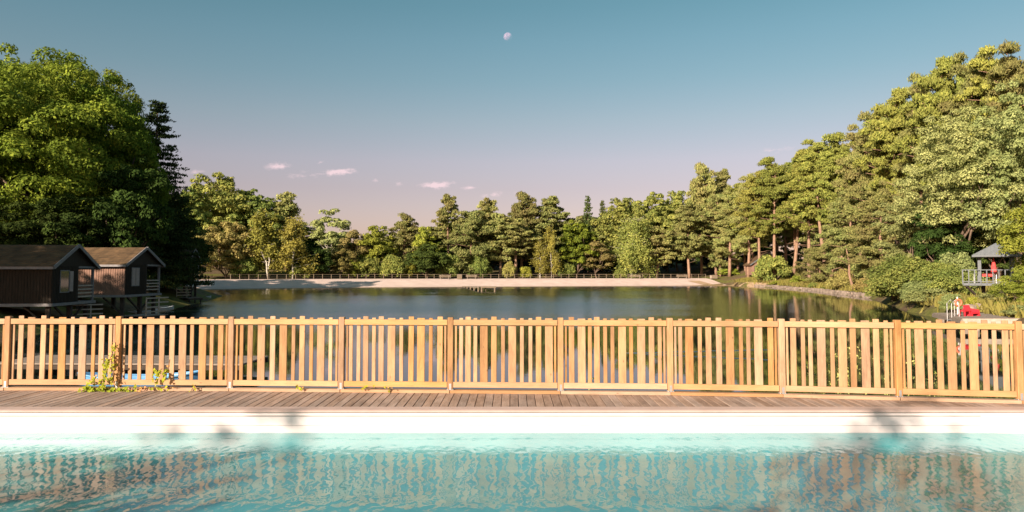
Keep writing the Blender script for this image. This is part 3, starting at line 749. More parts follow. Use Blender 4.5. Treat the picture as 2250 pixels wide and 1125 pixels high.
trng = random.Random(77)
def plant(kind, px, ytop, Y, wpx, label, name, group=None, cat='tree', x=None, h=None):
    """a tree that stands at depth Y on the ground, its top at photo row ytop, crown wpx photo pixels wide"""
    p = PR[kind]
    X = at(px, 500, Y).x if x is None else x
    z0 = gz(X, Y)
    H = (at(px, ytop, Y).z - z0) if h is None else h
    W = wpx / F * Y
    e = empty(name, (X, Y, z0), trng.uniform(0, 6.28), label, cat, group)
    e.scale = (W / p['w'], W / p['w'], H / p['h'])
    obj('crown', p['crown'], e)
    if p['trunk']: obj('stem' if 'bush' in name or 'shrub' in name else 'trunk', p['trunk'], e)
    return e

G_L, G_F, G_R = 'trees behind the cabins', 'trees behind the beach fence', 'trees on the wooded slope'
T = [
 # behind the cabins
 ('oak1', 70, 97, 64, 470, 'largest oak, its broad crown filling the sky above the cabins', 'oak_tree', G_L),
 ('oak1', 168, 112, 73, 330, 'oak dome rounding off the top between the largest and the stepped oak', 'oak_tree', G_L),
 ('oak1', 20, 104, 76, 420, 'oak crown filling the gaps right behind the largest oak', 'oak_tree', G_L),
 ('oak2', 222, 148, 67, 240, 'narrower oak with a stepped crown between the largest oak and the dark spruce', 'oak_tree', G_L),
 ('oak1', -190, 120, 62, 440, 'oak cut off by the picture edge, beside the largest oak', 'oak_tree', G_L),
 ('oak2', 300, 262, 72, 120, 'green tree filling the notch between the stepped oak and the dark spruce', 'broadleaf_tree', G_L),
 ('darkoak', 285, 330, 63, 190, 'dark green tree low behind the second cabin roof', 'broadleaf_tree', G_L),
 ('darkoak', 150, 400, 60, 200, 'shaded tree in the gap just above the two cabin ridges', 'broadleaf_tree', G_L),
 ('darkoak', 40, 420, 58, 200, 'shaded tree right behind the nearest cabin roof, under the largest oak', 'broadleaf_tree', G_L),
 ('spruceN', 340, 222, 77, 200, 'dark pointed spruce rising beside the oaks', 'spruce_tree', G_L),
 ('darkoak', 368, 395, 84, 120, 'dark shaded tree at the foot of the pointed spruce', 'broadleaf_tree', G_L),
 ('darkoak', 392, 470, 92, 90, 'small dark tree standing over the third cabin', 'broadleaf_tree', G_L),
 # far shore, counted from the cabins
 ('beechF1', 470, 367, 186, 165, 'tall dome-topped broadleaf tree, highest of those beside the cabins', 'broadleaf_tree', G_F),
 ('beechF2', 412, 402, 178, 90, 'green tree squeezed between the dark spruce and the dome-topped broadleaf', 'broadleaf_tree', G_F),
 ('beechF2', 556, 407, 190, 130, 'second tall broadleaf, sloping down from the dome-topped one', 'broadleaf_tree', G_F),
 ('pineF2', 628, 428, 192, 95, 'dark pine at the end of the tall broadleaf clump', 'pine_tree', G_F),
 ('oliveF', 502, 476, 172, 125, 'rounded olive-green willow in front of the dome-topped broadleaf', 'willow_tree', G_F),
 ('oliveF', 440, 505, 165, 80, 'smaller olive-brown willow next to the third cabin', 'willow_tree', G_F),
 ('birchF1', 592, 460, 173, 95, 'golden birch with two pale stems behind the first fence posts', 'birch_tree', G_F),
 ('birchF2', 642, 478, 174, 105, 'golden birch with one leaning white stem', 'birch_tree', G_F),
 ('darkF', 690, 532, 179, 70, 'small dark round tree between the golden birch and the airy poplar', 'broadleaf_tree', G_F),
 ('poplarF', 725, 453, 192, 85, 'airy pale poplar standing alone above the low trees', 'poplar_tree', G_F),
 ('russetF', 782, 497, 190, 70, 'russet-brown airy tree beside the pale poplar', 'broadleaf_tree', G_F),
 ('greenF', 828, 488, 190, 85, 'light green upright tree halfway between the poplar and the first pines', 'broadleaf_tree', G_F),
 ('oliveF', 755, 540, 184, 80, 'low olive tree in front of the russet one', 'broadleaf_tree', G_F),
 ('pineF2', 886, 473, 193, 78, 'first pine of the row, dark and rather low, beside a yellow-green tree', 'pine_tree', G_F),
 ('greenF', 932, 490, 191, 55, 'slim yellow-green tree lit brightly between two pines', 'broadleaf_tree', G_F),
 ('darkF', 938, 535, 186, 85, 'dark round holly under the slim yellow-green tree', 'holly_tree', G_F),
 ('pineF3', 985, 433, 198, 66, 'tall sparse pine with open top standing above its neighbours', 'pine_tree', G_F),
 ('pineF4', 1030, 466, 192, 110, 'wide bushy pine directly behind the benches and the jetty', 'pine_tree', G_F),
 ('pineF1', 1070, 440, 200, 68, 'pointed pine behind the wide bushy one', 'pine_tree', G_F),
 ('pineF1', 1098, 472, 194, 92, 'pine with a bare leaning trunk just past the jetty', 'pine_tree', G_F),
 ('pineF2', 1146, 428, 203, 92, 'pine with the highest top between the jetty and the twin birches', 'pine_tree', G_F),
 ('pineF3', 1138, 486, 194, 86, 'shorter pine with an ivy-green trunk before the highest top', 'pine_tree', G_F),
 ('pineF3', 1214, 438, 205, 98, 'flat-topped pine above the twin golden birches', 'pine_tree', G_F),
 ('birchF1', 1186, 524, 193, 52, 'slender golden birch nearer the jetty of the twin birches', 'birch_tree', G_F),
 ('birchF2', 1208, 500, 194, 60, 'taller golden birch with long white stem, farther from the jetty', 'birch_tree', G_F),
 ('spruceF', 1292, 431, 214, 46, 'narrow spruce tip poking above the broadleaf crowns', 'spruce_tree', G_F),
 ('spruceF', 1324, 441, 216, 36, 'thin second spruce tip beside the first', 'spruce_tree', G_F),
 ('beechF3', 1264, 474, 197, 92, 'green beech with a straight trunk just past the twin birches', 'beech_tree', G_F),
 ('russetF', 1312, 520, 196, 64, 'brownish low tree between the green beech and the weeping birch', 'broadleaf_tree', G_F),
 ('beechF1', 1368, 424, 210, 130, 'broad beech dome on the skyline, nearest the spruce tips', 'beech_tree', G_F),
 ('weepF', 1384, 468, 200, 120, 'weeping birch with hanging sprays above the third bench', 'birch_tree', G_F),
 ('beechF2', 1432, 414, 218, 120, 'beech dome on the skyline next to the pines', 'beech_tree', G_F),
 ('pineF1', 1442, 500, 202, 76, 'low pine between the third and fourth bench', 'pine_tree', G_F),
 ('beechF1', 1488, 408, 224, 110, 'rounded beech rising towards the high pines', 'beech_tree', G_F),
 ('pineF2', 1540, 367, 214, 92, 'high pine with ragged top above the end of the beach fence', 'pine_tree', G_F),
 ('pineF1', 1514, 450, 203, 86, 'pine with a thick straight trunk beside the fourth bench', 'pine_tree', G_F),
 ('pineF3', 1590, 380, 218, 66, 'open-topped pine standing clear of the high ragged one', 'pine_tree', G_F),
 ('pineF4', 1582, 430, 206, 80, 'grey-green pine over the wooden crate by the beach end', 'pine_tree', G_F),
 # wooded slope, from the beach end towards the pavilion
 ('pineM2', 1640, 385, 190, 95, 'first slope pine, right above the end of the sand', 'pine_tree', G_R),
 ('pineM1', 1668, 378, 176, 88, 'pine with a bare pink trunk beside the path', 'pine_tree', G_R),
 ('pineM1', 1700, 347, 172, 100, 'golden pine above the hut roof ridge', 'pine_tree', G_R),
 ('pineM3', 1742, 345, 176, 96, 'golden pine just past the hut, top level with its neighbour', 'pine_tree', G_R),
 ('pineM1', 1776, 330, 152, 112, 'golden pine behind the sapling on the bank', 'pine_tree', G_R),
 ('pineM3', 1815, 312, 148, 112, 'bushy golden pine, fifth up the slope', 'pine_tree', G_R),
 ('pineM1', 1852, 298, 136, 122, 'golden pine, sixth up the slope skyline', 'pine_tree', G_R),
 ('pineM2', 1892, 284, 128, 122, 'pine just below the big step in the skyline', 'pine_tree', G_R),
 ('pineM2', 1938, 238, 114, 120, 'pine forming the first big step in the skyline', 'pine_tree', G_R),
 ('pineM1', 1972, 193, 110, 130, 'golden pine forming the second big step in the skyline', 'pine_tree', G_R),
 ('pineM2', 2020, 168, 104, 130, 'pine between the second step and the high summit pines', 'pine_tree', G_R),
 ('pineM1', 2072, 128, 98, 140, 'first of the four summit pines, golden', 'pine_tree', G_R),
 ('pineM2', 2138, 122, 95, 150, 'second of the four summit pines', 'pine_tree', G_R),
 ('pineM3', 2196, 120, 92, 150, 'third of the four summit pines', 'pine_tree', G_R),
 ('pineM2', 2250, 98, 88, 170, 'tallest summit pine, cut off by the picture edge', 'pine_tree', G_R),
 ('pineM4', 1868, 410, 120, 130, 'low golden-brown pine over the crooked trunk', 'pine_tree', G_R),
 ('pineM4', 1935, 395, 104, 140, 'low broad pine over the end of the stone wall', 'pine_tree', G_R),
 ('poplarN1', 2115, 205, 78, 260, 'great pale-leaved poplar in front of the summit pines', 'poplar_tree', G_R),
 ('poplarN2', 2235, 165, 74, 210, 'pale poplar above the grey pavilion', 'poplar_tree', G_R),
 ('poplarN2', 2010, 400, 86, 160, 'shorter pale poplar leaning over the lake bank', 'poplar_tree', G_R),
 ('yellowN', 2290, 398, 50, 160, 'yellow-green tree beside the pavilion, cut off by the picture edge', 'broadleaf_tree', G_R),
 ('yellowN', 2232, 585, 46, 100, 'low yellow-green tree hanging over the swimming dock', 'broadleaf_tree', G_R),
]
for kind, px, yt, Y, wp, lab, nm, grp in T: plant(kind, px, yt + (20 if kind.startswith('pineM') and Y < 120 else 8 if kind.startswith('pineM') else 0), Y, wp, lab, nm, grp)

B = [  # shrubs
 ('bushN1', 1962, 592, 76, 150, 'first green bush over the water where the stone wall ends', 'bush'),
 ('bushN2', 2022, 612, 64, 120, 'pale leafy bush at the waterline under the leaning poplar', 'bush'),
 ('bushN1', 1990, 560, 70, 170, 'dense green bush overhanging the water past the stone wall', 'bush'),
 ('bushN1', 2068, 575, 64, 130, 'green bush between the overhanging one and the pavilion', 'bush'),
 ('bushN2', 2040, 630, 60, 100, 'low leafy bush at the waterline beside the swimming dock', 'bush'),
 ('bushN2', 2098, 545, 68, 110, 'grey-green bush just in front of the bare trunks', 'bush'),
 ('bushN2', 2240, 668, 42, 90, 'low bush at the foot of the yellow-green trees', 'bush'),
 ('bushN2', 2088, 642, 52, 66, 'olive bush on the bank behind the dock ladder', 'bush'),
 ('bushF2', 2132, 648, 50, 36, 'small golden bush behind the red armchair', 'bush'),
 ('bushN2', 2176, 640, 51, 90, 'leafy bush under the pavilion floor', 'bush'),
 ('bushF1', 1692, 556, 172, 84, 'tall rounded bush hiding most of the hut', 'bush'),
 ('bushF2', 1755, 598, 150, 44, 'bright yellow bush on the grassy bank', 'bush'),
 ('pinesap', 1800, 545, 138, 96, 'young pine sapling on the grassy bank', 'pine_tree'),
 ('bushF2', 1702, 616, 163, 26, 'small light bush at the start of the stone wall', 'bush'),
 ('bushF1', 1784, 620, 134, 24, 'small green bush growing out of the stone wall', 'bush'),
 ('bushF1', 1808, 630, 127, 18, 'tiny green tuft bush on the stone wall', 'bush'),
 ('bushF3', 1850, 592, 116, 70, 'olive bush beside the crooked trunk', 'bush'),
 ('bushF3', 1895, 612, 104, 60, 'low russet bush above the end of the stone wall', 'bush'),
 ('bushF2', 1600, 588, 203, 50, 'bright bush beside the wooden crate at the beach end', 'bush'),
 ('bushF3', 700, 565, 182, 60, 'olive shrub behind the fence under the dark round tree', 'bush'),
 ('bushF2', 775, 565, 184, 42, 'small golden bush behind the fence', 'bush'),
 ('bushF1', 812, 560, 186, 62, 'green shrub behind the fence under the light green tree', 'bush'),
 ('bushF1', 862, 556, 186, 62, 'green shrub behind the fence below the first pine', 'bush'),
 ('bushF2', 905, 566, 187, 40, 'yellow-green shrub beside the dark holly', 'bush'),
 ('bushF1', 985, 552, 189, 60, 'green shrub behind the first bench', 'bush'),
 ('bushF1', 1052, 556, 190, 56, 'glossy green shrub behind the second bench', 'bush'),
 ('bushF3', 1120, 576, 191, 40, 'low olive shrub behind the fence past the jetty', 'bush'),
 ('bushF2', 1155, 582, 192, 34, 'bright shrub at the foot of the twin birches', 'bush'),
 ('bushF1', 1362, 588, 196, 30, 'little green shrub behind the third bench', 'bush'),
 ('bushF1', 1245, 574, 197, 44, 'shrub at the foot of the green beech', 'bush'),
 ('bushF1', 540, 560, 172, 60, 'shaded shrub between the willow and the first birch', 'bush'),
 ('bushF1', 660, 575, 177, 54, 'shaded shrub behind the leaning birch', 'bush'),
]
for kind, px, yt, Y, wp, lab, nm in B: plant(kind, px, yt, Y, wp, lab, nm, 'shrubs along the lake' if nm == 'bush' else None, 'bush' if nm == 'bush' else 'tree')

# the rest of the wood behind, trunk after trunk
lab_f = 'tree standing back in the dark wood behind the beach'
kk = ['pineF1', 'beechF3', 'pineF2', 'beechF2', 'pineF3', 'darkF']
for i in range(34):
    px = 420 + i * 36 + trng.uniform(-10, 10)
    yt = np.interp(px, [400, 470, 640, 700, 900, 1000, 1300, 1450, 1620], [430, 400, 460, 520, 510, 470, 460, 440, 410]) + trng.uniform(0, 26)
    plant(kk[i % 5], px, yt, np.interp(px, [400, 1600], [196, 226]) + trng.uniform(-4, 14), trng.uniform(95, 140), lab_f, 'forest_tree', 'wood behind the beach')
lab_r = 'pine standing back among the trunks of the wooded slope'
for i in range(46):
    px = 1560 + i * 15.5 + trng.uniform(-9, 9)
    yt = np.interp(px, [1500, 1600, 1700, 1880, 1970, 2070, 2250], [410, 400, 365, 305, 225, 165, 130]) + trng.uniform(8, 60)
    Y = np.interp(px, [1560, 1700, 1900, 2060, 2250], [206, 186, 138, 108, 98]) + trng.uniform(0, 22)
    plant(['pineM1', 'pineM2', 'pineM3', 'pineM2'][i % 4], px, yt, Y, trng.uniform(75, 110), lab_r, 'forest_tree', 'wood on the slope')
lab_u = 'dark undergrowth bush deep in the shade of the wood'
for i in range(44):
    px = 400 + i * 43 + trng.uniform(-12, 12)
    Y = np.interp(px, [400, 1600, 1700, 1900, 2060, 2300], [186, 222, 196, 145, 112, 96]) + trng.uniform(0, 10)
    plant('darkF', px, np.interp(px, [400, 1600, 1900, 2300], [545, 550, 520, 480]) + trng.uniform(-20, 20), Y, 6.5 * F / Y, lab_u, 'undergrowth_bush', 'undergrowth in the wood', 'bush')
lab_l = 'dark tree filling the wood behind the cabins'
for i in range(16):
    px = -140 + i * 36 + trng.uniform(-10, 10)
    plant(['darkoak', 'beechF3', 'darkoak'][i % 3], px, trng.uniform(430, 480) if px > 330 else trng.uniform(330, 400), 95 + trng.uniform(0, 25) + max(0, px - 250) * .25, 130, lab_l, 'forest_tree', 'wood behind the cabins')
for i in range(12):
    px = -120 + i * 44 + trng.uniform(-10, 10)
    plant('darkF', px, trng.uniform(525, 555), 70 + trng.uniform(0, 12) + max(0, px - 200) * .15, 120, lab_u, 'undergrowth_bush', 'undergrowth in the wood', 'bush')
for i, px in enumerate((2060, 2105, 2150, 2195, 2240, 2290)):
    plant('darkoak', px, 440 + 25 * (i % 2), 80 + 3 * (i % 3), 130, 'dark tree in the shade right behind the pavilion', 'forest_tree', 'dark trees behind the pavilion')
# trees beyond the picture edge whose shadows reach the pool and the cabins
def shade_tree(kind, x, y, h, w, label):
    p = PR[kind]; z0 = gz(x, y) if not (abs(x) < 15.5 and -9 < y < 12.3) else 0
    e = empty('garden_tree', (x, y, z0), trng.uniform(0, 6.28), label, 'tree'); e.scale = (w / p['w'], w / p['w'], h / p['h'])
    obj('crown', p['crown'], e); obj('trunk', p['trunk'], e)
SD = Vector((TOSUN.x, TOSUN.y)).normalized(); CT = 1 / math.tan(SUN_EL)
def shade_at(kind, tx, ty, tz, h, w, label):
    d = (h - tz) * CT; shade_tree(kind, tx + SD.x * d, ty + SD.y * d, h, w, label)
shade_at('airy', -2.6, 11.85, -.2, 9.5, 4.0, 'garden tree behind the viewer whose top shades the middle of the pool wall')
shade_at('airy', 6.6, 11.75, -.2, 9.0, 3.2, 'garden tree behind the viewer shading the rounded pool corner')
shade_at('airy', -7.6, 10.8, -.3, 10.5, 6.0, 'garden tree behind the viewer shading the shallow end')
shade_tree('oak1', -37.8, 27.1, 16.5, 10, 'tall tree beyond the picture edge shading the nearest cabin')
shade_tree('oak2', -56, 34, 16, 13, 'tree beyond the picture edge shading the cabin roofs')
shade_tree('oak2', -44, 30, 12, 8, 'smaller tree shading the back of the nearest cabin, beyond the picture edge')

# ------------------------------------------------------------------ cabins on stilts
def cabin(A, B_, zf, ze, za, Ln, label, lit_clad, name='cabin', shutters='open', wpx=None):
    """A near gable corner, B_ far gable corner (plan); zf floor, ze eaves, za ridge; Ln depth away from the lake"""
    A, B_ = Vector(A), Vector(B_); d = B_ - A; W = d.length
    rz = math.atan2(d.y, d.x)                    # local x runs along the gable, local y away from the lake
    root = empty(name, (A.x, A.y, zf), rz, label, 'cabin', 'lakeside cabins on stilts')
    H, AP = ze - zf, za - zf; px0 = W * .60; pd = 1.7; t = .1
    MB().box(0, t, 0, Ln, 0, H).build('side_wall', lit_clad, root)
    MB().box(t, px0, 0, t, 0, H).build('gable_wall', M_cabin, root)
    MB().box(px0 - t, px0, t, pd, 0, H).box(px0, W, pd, pd + t, 0, H).build('porch_wall', M_cabin, root)
    MB().box(W - t, W, pd + t, Ln, 0, H).build('rear_wall', M_cabin, root)
    MB().box(t, W - t, Ln - t, Ln, 0, H).build('back_wall', M_cabin, root)
    MB().add([(0, 0, H + .002), (W, 0, H + .002), (W / 2, 0, AP - .08), (0, t, H + .002), (W, t, H + .002), (W / 2, t, AP - .08)],
             [(0, 1, 2), (5, 4, 3), (0, 3, 4, 1), (1, 4, 5, 2), (2, 5, 3, 0)]).build('gable', M_cabin, root)
    cl = MB()                                    # cladding battens, too fine to count from here
    n = int(Ln / .16)
    for i in range(n): cl.box(-.022, -.001, .02 + i * .16, .075 + i * .16, .0, H - .02)
    tag(cl.build('cladding', lit_clad, root), kind='stuff')
    cg = MB()
    for i in range(int(px0 / .16)):
        cg.box(.02 + i * .16, .07 + i * .16, -.02, -.001, 0, H - .01)
    tag(cg.build('gable_cladding', M_cabin, root), kind='stuff')
    ov, oh = .26, .2
    for s in (0, 1):                             # two roof slopes with courses of shingles
        x0_, x1_ = (-ov, W / 2) if s == 0 else (W + ov, W / 2)
        sl = (AP - H) / (W / 2); z0_ = H - ov * sl
        r = MB(); nrow = 9
        for k in range(nrow):
            u0, u1 = k / nrow, (k + 1) / nrow + .012
            xa, xb = x0_ + (x1_ - x0_) * u0, x0_ + (x1_ - x0_) * min(1, u1); za_, zb_ = z0_ + (AP - z0_) * u0, z0_ + (AP - z0_) * min(1, u1)
            q = [(xa, -oh, za_ + .10), (xb, -oh, zb_ + .075), (xb, Ln + .3, zb_ + .075), (xa, Ln + .3, za_ + .10)]
            lo = [(x, y, z - .06) for x, y, z in q]
            r.add(q + lo, [(0, 1, 2, 3), (7, 6, 5, 4), (0, 4, 5, 1), (1, 5, 6, 2), (2, 6, 7, 3), (3, 7, 4, 0)])
        ro = r.build('roof', M_shingle, root)
        MB().beam((x0_, -oh - .03, z0_ + .03), (x1_ - (.02 if s == 0 else -.02), -oh - .03, AP + .03), .05, .2).build('bargeboard', M_trim, ro)
        MB().beam((x0_ - (.03 if s == 0 else -.03), -oh, z0_ + .0), (x0_ - (.03 if s == 0 else -.03), Ln + .3, z0_ + .0), .05, .14).build('fascia', M_trim, ro)
    w0, w1, wz0, wz1 = W * .17, W * .36, H * .30, H * .86
    win = MB().box(w0 - .06, w1 + .06, -.05, -.022, wz0 - .06, wz0).box(w0 - .06, w1 + .06, -.05, -.022, wz1, wz1 + .06).box(w0 - .06, w0, -.05, -.022, wz0, wz1).box(w1, w1 + .06, -.05, -.022, wz0, wz1).build('window', M_trim, root)
    if shutters == 'open':
        MB().box(w0, w1, -.035, -.024, wz0, wz1).build('pane', M_glass, win)
        MB().box(w1 + .07, w1 + .45, -.075, -.05, wz0, wz1).build('shutter', M_shutter, win)
    else:
        m_ = (w0 + w1) / 2
        MB().box(w0, m_ - .03, -.06, -.03, wz0, wz1).build('shutter', M_shutter, win); MB().box(m_ + .03, w1, -.06, -.03, wz0, wz1).build('shutter', M_shutter, win)
    # side window near the back of the long wall
    sw = MB().box(-.07, -.024, Ln * .55, Ln * .55 + .95, H * .45, H * .92).build('window', M_whitepaint, root)
    for i in range(2):
        for j in range(2): MB().box(-.08, -.071, Ln * .55 + .07 + i * .43, Ln * .55 + .45 + i * .43, H * .45 + .06 + j * .46, H * .45 + .42 + j * .46).build('pane', M_glass, sw)
    MB().box(W - .13, W, .0, .13, -.08, H).build('porch_post', M_trim, root)
    MB().box(px0 - .05, W + .05, -.06, .02, H - .12, H).build('porch_beam', M_trim, root)
    MB().box(-.12, W + .12, -.10, Ln, -.16, -.001).build('floor', M_trim, root)
    rl = MB()
    for z in (.28, .5, .72, .94):
        rl.box(px0, W - .13, .02, .06, z - .04, z + .04)
        rl.box(W - .06, W - .02, .13, pd, z - .04, z + .04)
    for k, z in enumerate((.28, .5, .72, .94)):
        MB().box(px0, W - .13, .02, .06, z - .04, z + .04).box(W - .07, W - .03, .13, pd, z - .04, z + .04).build('railing', M_rail, root)
    gl = [gz(*(Matrix.Rotation(rz, 2) @ Vector((x, y)) + A)) - zf for x, y in ((.3, .3), (W - .3, .3), (.3, Ln * .5), (W - .3, Ln * .5), (.3, Ln - .3), (W - .3, Ln - .3))]
    for (x, y), g in zip(((.3, .3), (W - .3, .3), (.3, Ln * .5), (W - .3, Ln * .5), (.3, Ln - .3), (W - .3, Ln - .3)), gl):
        if g < -.2: MB().box(x - .11, x + .11, y - .11, y + .11, min(g, -.3) - .3, -.16).build('stilt', M_stilt, root)
    MB().box(W * .5 - .12, W * .5 + .12, .1, .34, -2.0, -.16).build('stilt', M_stilt, root)
    MB().beam((W * .5, .2, -1.2), (W * .15, .2, -.2), .1).build('brace', M_stilt, root)
    MB().beam((W * .5, .2, -1.2), (W * .85, .2, -.2), .1).build('brace', M_stilt, root)
    MB().beam((.3, .3, -1.3), (.3, 1.6, -.2), .1).build('brace', M_stilt, root)
    return root

def plan(px, Y): p = at(px, 600, Y); return (p.x, p.y)
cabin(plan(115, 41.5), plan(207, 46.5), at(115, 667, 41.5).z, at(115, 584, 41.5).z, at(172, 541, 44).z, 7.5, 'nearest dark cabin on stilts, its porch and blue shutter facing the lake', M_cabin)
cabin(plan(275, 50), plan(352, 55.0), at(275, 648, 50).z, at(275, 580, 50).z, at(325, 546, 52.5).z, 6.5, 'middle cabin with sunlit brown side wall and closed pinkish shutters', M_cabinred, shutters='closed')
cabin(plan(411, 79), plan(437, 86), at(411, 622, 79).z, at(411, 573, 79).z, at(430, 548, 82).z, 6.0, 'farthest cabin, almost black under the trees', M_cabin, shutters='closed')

# landing stages below the cabins
def landing(x0, y0, x1, y1, w, z, label, rail_side=1, name='landing_stage', nrails=3, rh=.85):
    a, b_ = Vector((x0, y0, z)), Vector((x1, y1, z)); d = (b_ - a); ln = d.length
    root = empty(name, a, math.atan2(d.y, d.x), label, 'jetty')
    k = int(ln / .3)
    for i in range(k): MB().box(i * ln / k + .008, (i + 1) * ln / k - .008, 0, w, -.05, 0).build('plank', M_greywood, root)
    MB().box(0, ln, .05, .15, -.2, -.052).box(0, ln, w - .15, w - .05, -.2, -.052).build('bearer', M_stilt, root)
    for i in range(3):
        for y in (.12, w - .12): MB().tube([(.2 + i * (ln - .4) / 2, y, LAKEZ - z - .8), (.2 + i * (ln - .4) / 2, y, -.06)], .08, 7).build('pile', M_stilt, root)
    if rail_side:
        y = .06 if rail_side == 1 else w - .06
        for i in range(int(ln / 1.2) + 1): MB().box(min(ln - .07, i * 1.2), min(ln, i * 1.2 + .07), y - .03, y + .03, 0, rh).build('rail_post', M_rail, root)
        for j in range(nrails): MB().box(0, ln, y - .05, y - .032, rh * (j + 1) / nrails - .09, rh * (j + 1) / nrails - .01).build('rail', M_rail, root)
    return root
p = ong(172, 700, -.85); q = ong(226, 697, -.85)
landing(p.x - .6, p.y, q.x, q.y, 1.6, -.85, 'narrow landing stage with a light railing under the nearest cabin')
p = ong(322, 694, -.8); q = ong(370, 690, -.8)
landing(p.x, p.y, q.x, q.y, 1.8, -.8, 'landing stage with a four-bar railing below the middle cabin', nrails=4, rh=1.15)
p = ong(414, 655, -.7); q = ong(446, 654, -.7)
landing(p.x, p.y, q.x, q.y, 2.2, -.7, 'landing stage with slanting rails beside the farthest cabin', rail_side=2, nrails=4, rh=1.2)

def rowboat(loc, rz, ln, w, label, hull, rim, name='moored_boat'):
    root = empty(name, loc, rz, label, 'boat')
    n = 13; v, f = [], []
    prof = [(-1, .34), (-.86, .1), (-.4, .0), (.4, .0), (.86, .1), (1, .34)]
    inner = [(-.9, .33), (-.74, .14), (-.3, .06), (.3, .06), (.74, .14), (.9, .33)]
    for sec, off in ((prof, 0), (inner, 1)):
        for i in range(n):
            t = i / (n - 1) * 2 - 1; ww = w / 2 * (1 - abs(t) ** 2.6) ** .8 + .02; rise = .16 * t * t
            for a, z in sec: v.append((t * ln / 2 * (.985 if off else 1), a * ww, z + rise))
    k = len(prof)
    for s in (0, 1):
        o = s * n * k
        for i in range(n - 1):
            for j in range(k - 1):
                q = (o + i * k + j, o + (i + 1) * k + j, o + (i + 1) * k + j + 1, o + i * k + j + 1); f.append(q if s else q[::-1])
    MB().add(v, f).build('hull', hull, root, True)
    rm = MB()
    for s in (-1, 1):
        pts = [((i / (n - 1) * 2 - 1) * ln / 2, s * (w / 2 * (1 - abs(i / (n - 1) * 2 - 1) ** 2.6) ** .8 + .02), .34 + .16 * (i / (n - 1) * 2 - 1) ** 2) for i in range(n)]
        rm.tube(pts, .03, 6)
    rm.build('gunwale', rim, root)
    for t in (-.35, .3): MB().box(t * ln / 2 - .12, t * ln / 2 + .12, -w * .42, w * .42, .24, .27).build('thwart', rim, root)
    return root
p = ong(335, 846, -1.3)
rowboat((p.x - .3, p.y, LAKEZ - .12), R(8), 3.4, .95, 'pale blue rowing boat seen through the fence slats', M_blueplastic, M_blueplastic)
p = ong(305, 690, -1.2); rowboat((p.x, p.y, LAKEZ - .06), R(15), 2.6, 1.2, 'white boat moored below the middle cabin', M_whiteplastic, M_whiteplastic)
p = ong(330, 683, -1.2); rowboat((p.x + .2, p.y + 1.2, LAKEZ - .06), R(50), 2.4, 1.2, 'pale boat tied behind the white one below the middle cabin', M_whiteplastic, M_greypaint)
p = ong(427, 655, -1.1); rowboat((p.x - .4, p.y + 2.6, LAKEZ - .06), R(10), 2.6, 1.2, 'pale boat moored at the farthest cabin', M_whiteplastic, M_greypaint)
p = ong(200, 797, -.85); q = ong(540, 797, -.85)
landing(p.x - 3, p.y, q.x, q.y - .3, 2.2, -.85, 'grey landing stage seen through the fence behind the rowing boat', rail_side=0)

# ------------------------------------------------------------------ far beach: fence, benches, jetty
bl = beach_line; tg_ = np.gradient(bl, axis=0); tg_ /= np.linalg.norm(tg_, axis=1)[:, None]; nb_ = np.stack([-tg_[:, 1], tg_[:, 0]], 1)
fl_ = bl + nb_ * 12.6
def px_of(x, y): return 1125 + F * x / y
sel = [tuple(q) for q in fl_ if 500 < px_of(*q) < 1570 and q[1] > 150]
fl2 = np.array(sel); s_ = np.r_[0, np.cumsum(np.linalg.norm(np.diff(fl2, axis=0), axis=1))]
npost = int(s_[-1] / 2.0) + 1
us = np.linspace(0, s_[-1], npost)
fp = np.stack([np.interp(us, s_, fl2[:, 0]), np.interp(us, s_, fl2[:, 1])], 1)
bf = empty('beach_fence', (fp[0][0], fp[0][1], 0), label='low post and rail fence along the back of the sandy beach', cat='fence')
pme = MB().cbox(-.055, .055, -.055, .055, -.3, 1.12, .01).mesh('post', M_postwood)
P3 = []
for x, y in fp:
    z = gz(x, y) + .1; P3.append(Vector((x, y, z)))
    o = obj('post', pme, bf, (x - fp[0][0], y - fp[0][1], z)); o.rotation_euler.x = trng.uniform(-.02, .02); o.rotation_euler.y = trng.uniform(-.03, .03)
for a, b_ in zip(P3[:-1], P3[1:]):
    of = Vector((fp[0][0], fp[0][1], -1.05))
    MB().beam(a - of, b_ - of, .05, .06).build('rail', M_postwood, bf)
    of = Vector((fp[0][0], fp[0][1], -.5))
    MB().beam(a - of, b_ - of, .02, .03).build('rail', M_postwood, bf)

def bench(px, label, wpx=25):
    j = min(range(len(P3)), key=lambda k: abs(px_of(P3[k].x, P3[k].y) - px)); Y = P3[j].y - 1.3
    x = at(px, 600, Y).x; z = gz(x, Y) + .1; w = wpx / F * Y
    r = empty('bench', (x, Y, z), 0, label, 'bench', 'benches on the beach')
    for k, zz in enumerate((.62, .88)): MB().beam((-w / 2, .3 + .05 * k, zz), (w / 2, .3 + .05 * k, zz), .05, .17).build('backrest_board', M_postwood, r)
    for k in range(2): MB().beam((-w / 2, -.12 + .26 * k, .45), (w / 2, -.12 + .26 * k, .45), .22, .06).build('seat_board', M_postwood, r)
    for s in (-1, 1):
        MB().box(s * w * .36 - .06, s * w * .36 + .06, -.2, -.08, -.1, .42).build('leg', M_greywood, r)
        MB().beam((s * w * .36, .22, -.1), (s * w * .36, .38, .97), .12, .09).build('leg', M_greywood, r)
    return r
bench(977, 'bench on the sand nearest the cabins, before the wooden bin')
bench(1036, 'bench just behind the far jetty, past the wooden bin')
bench(1396, 'bench under the weeping birch')
bench(1499, 'bench beside the thick pine trunk near the beach end')
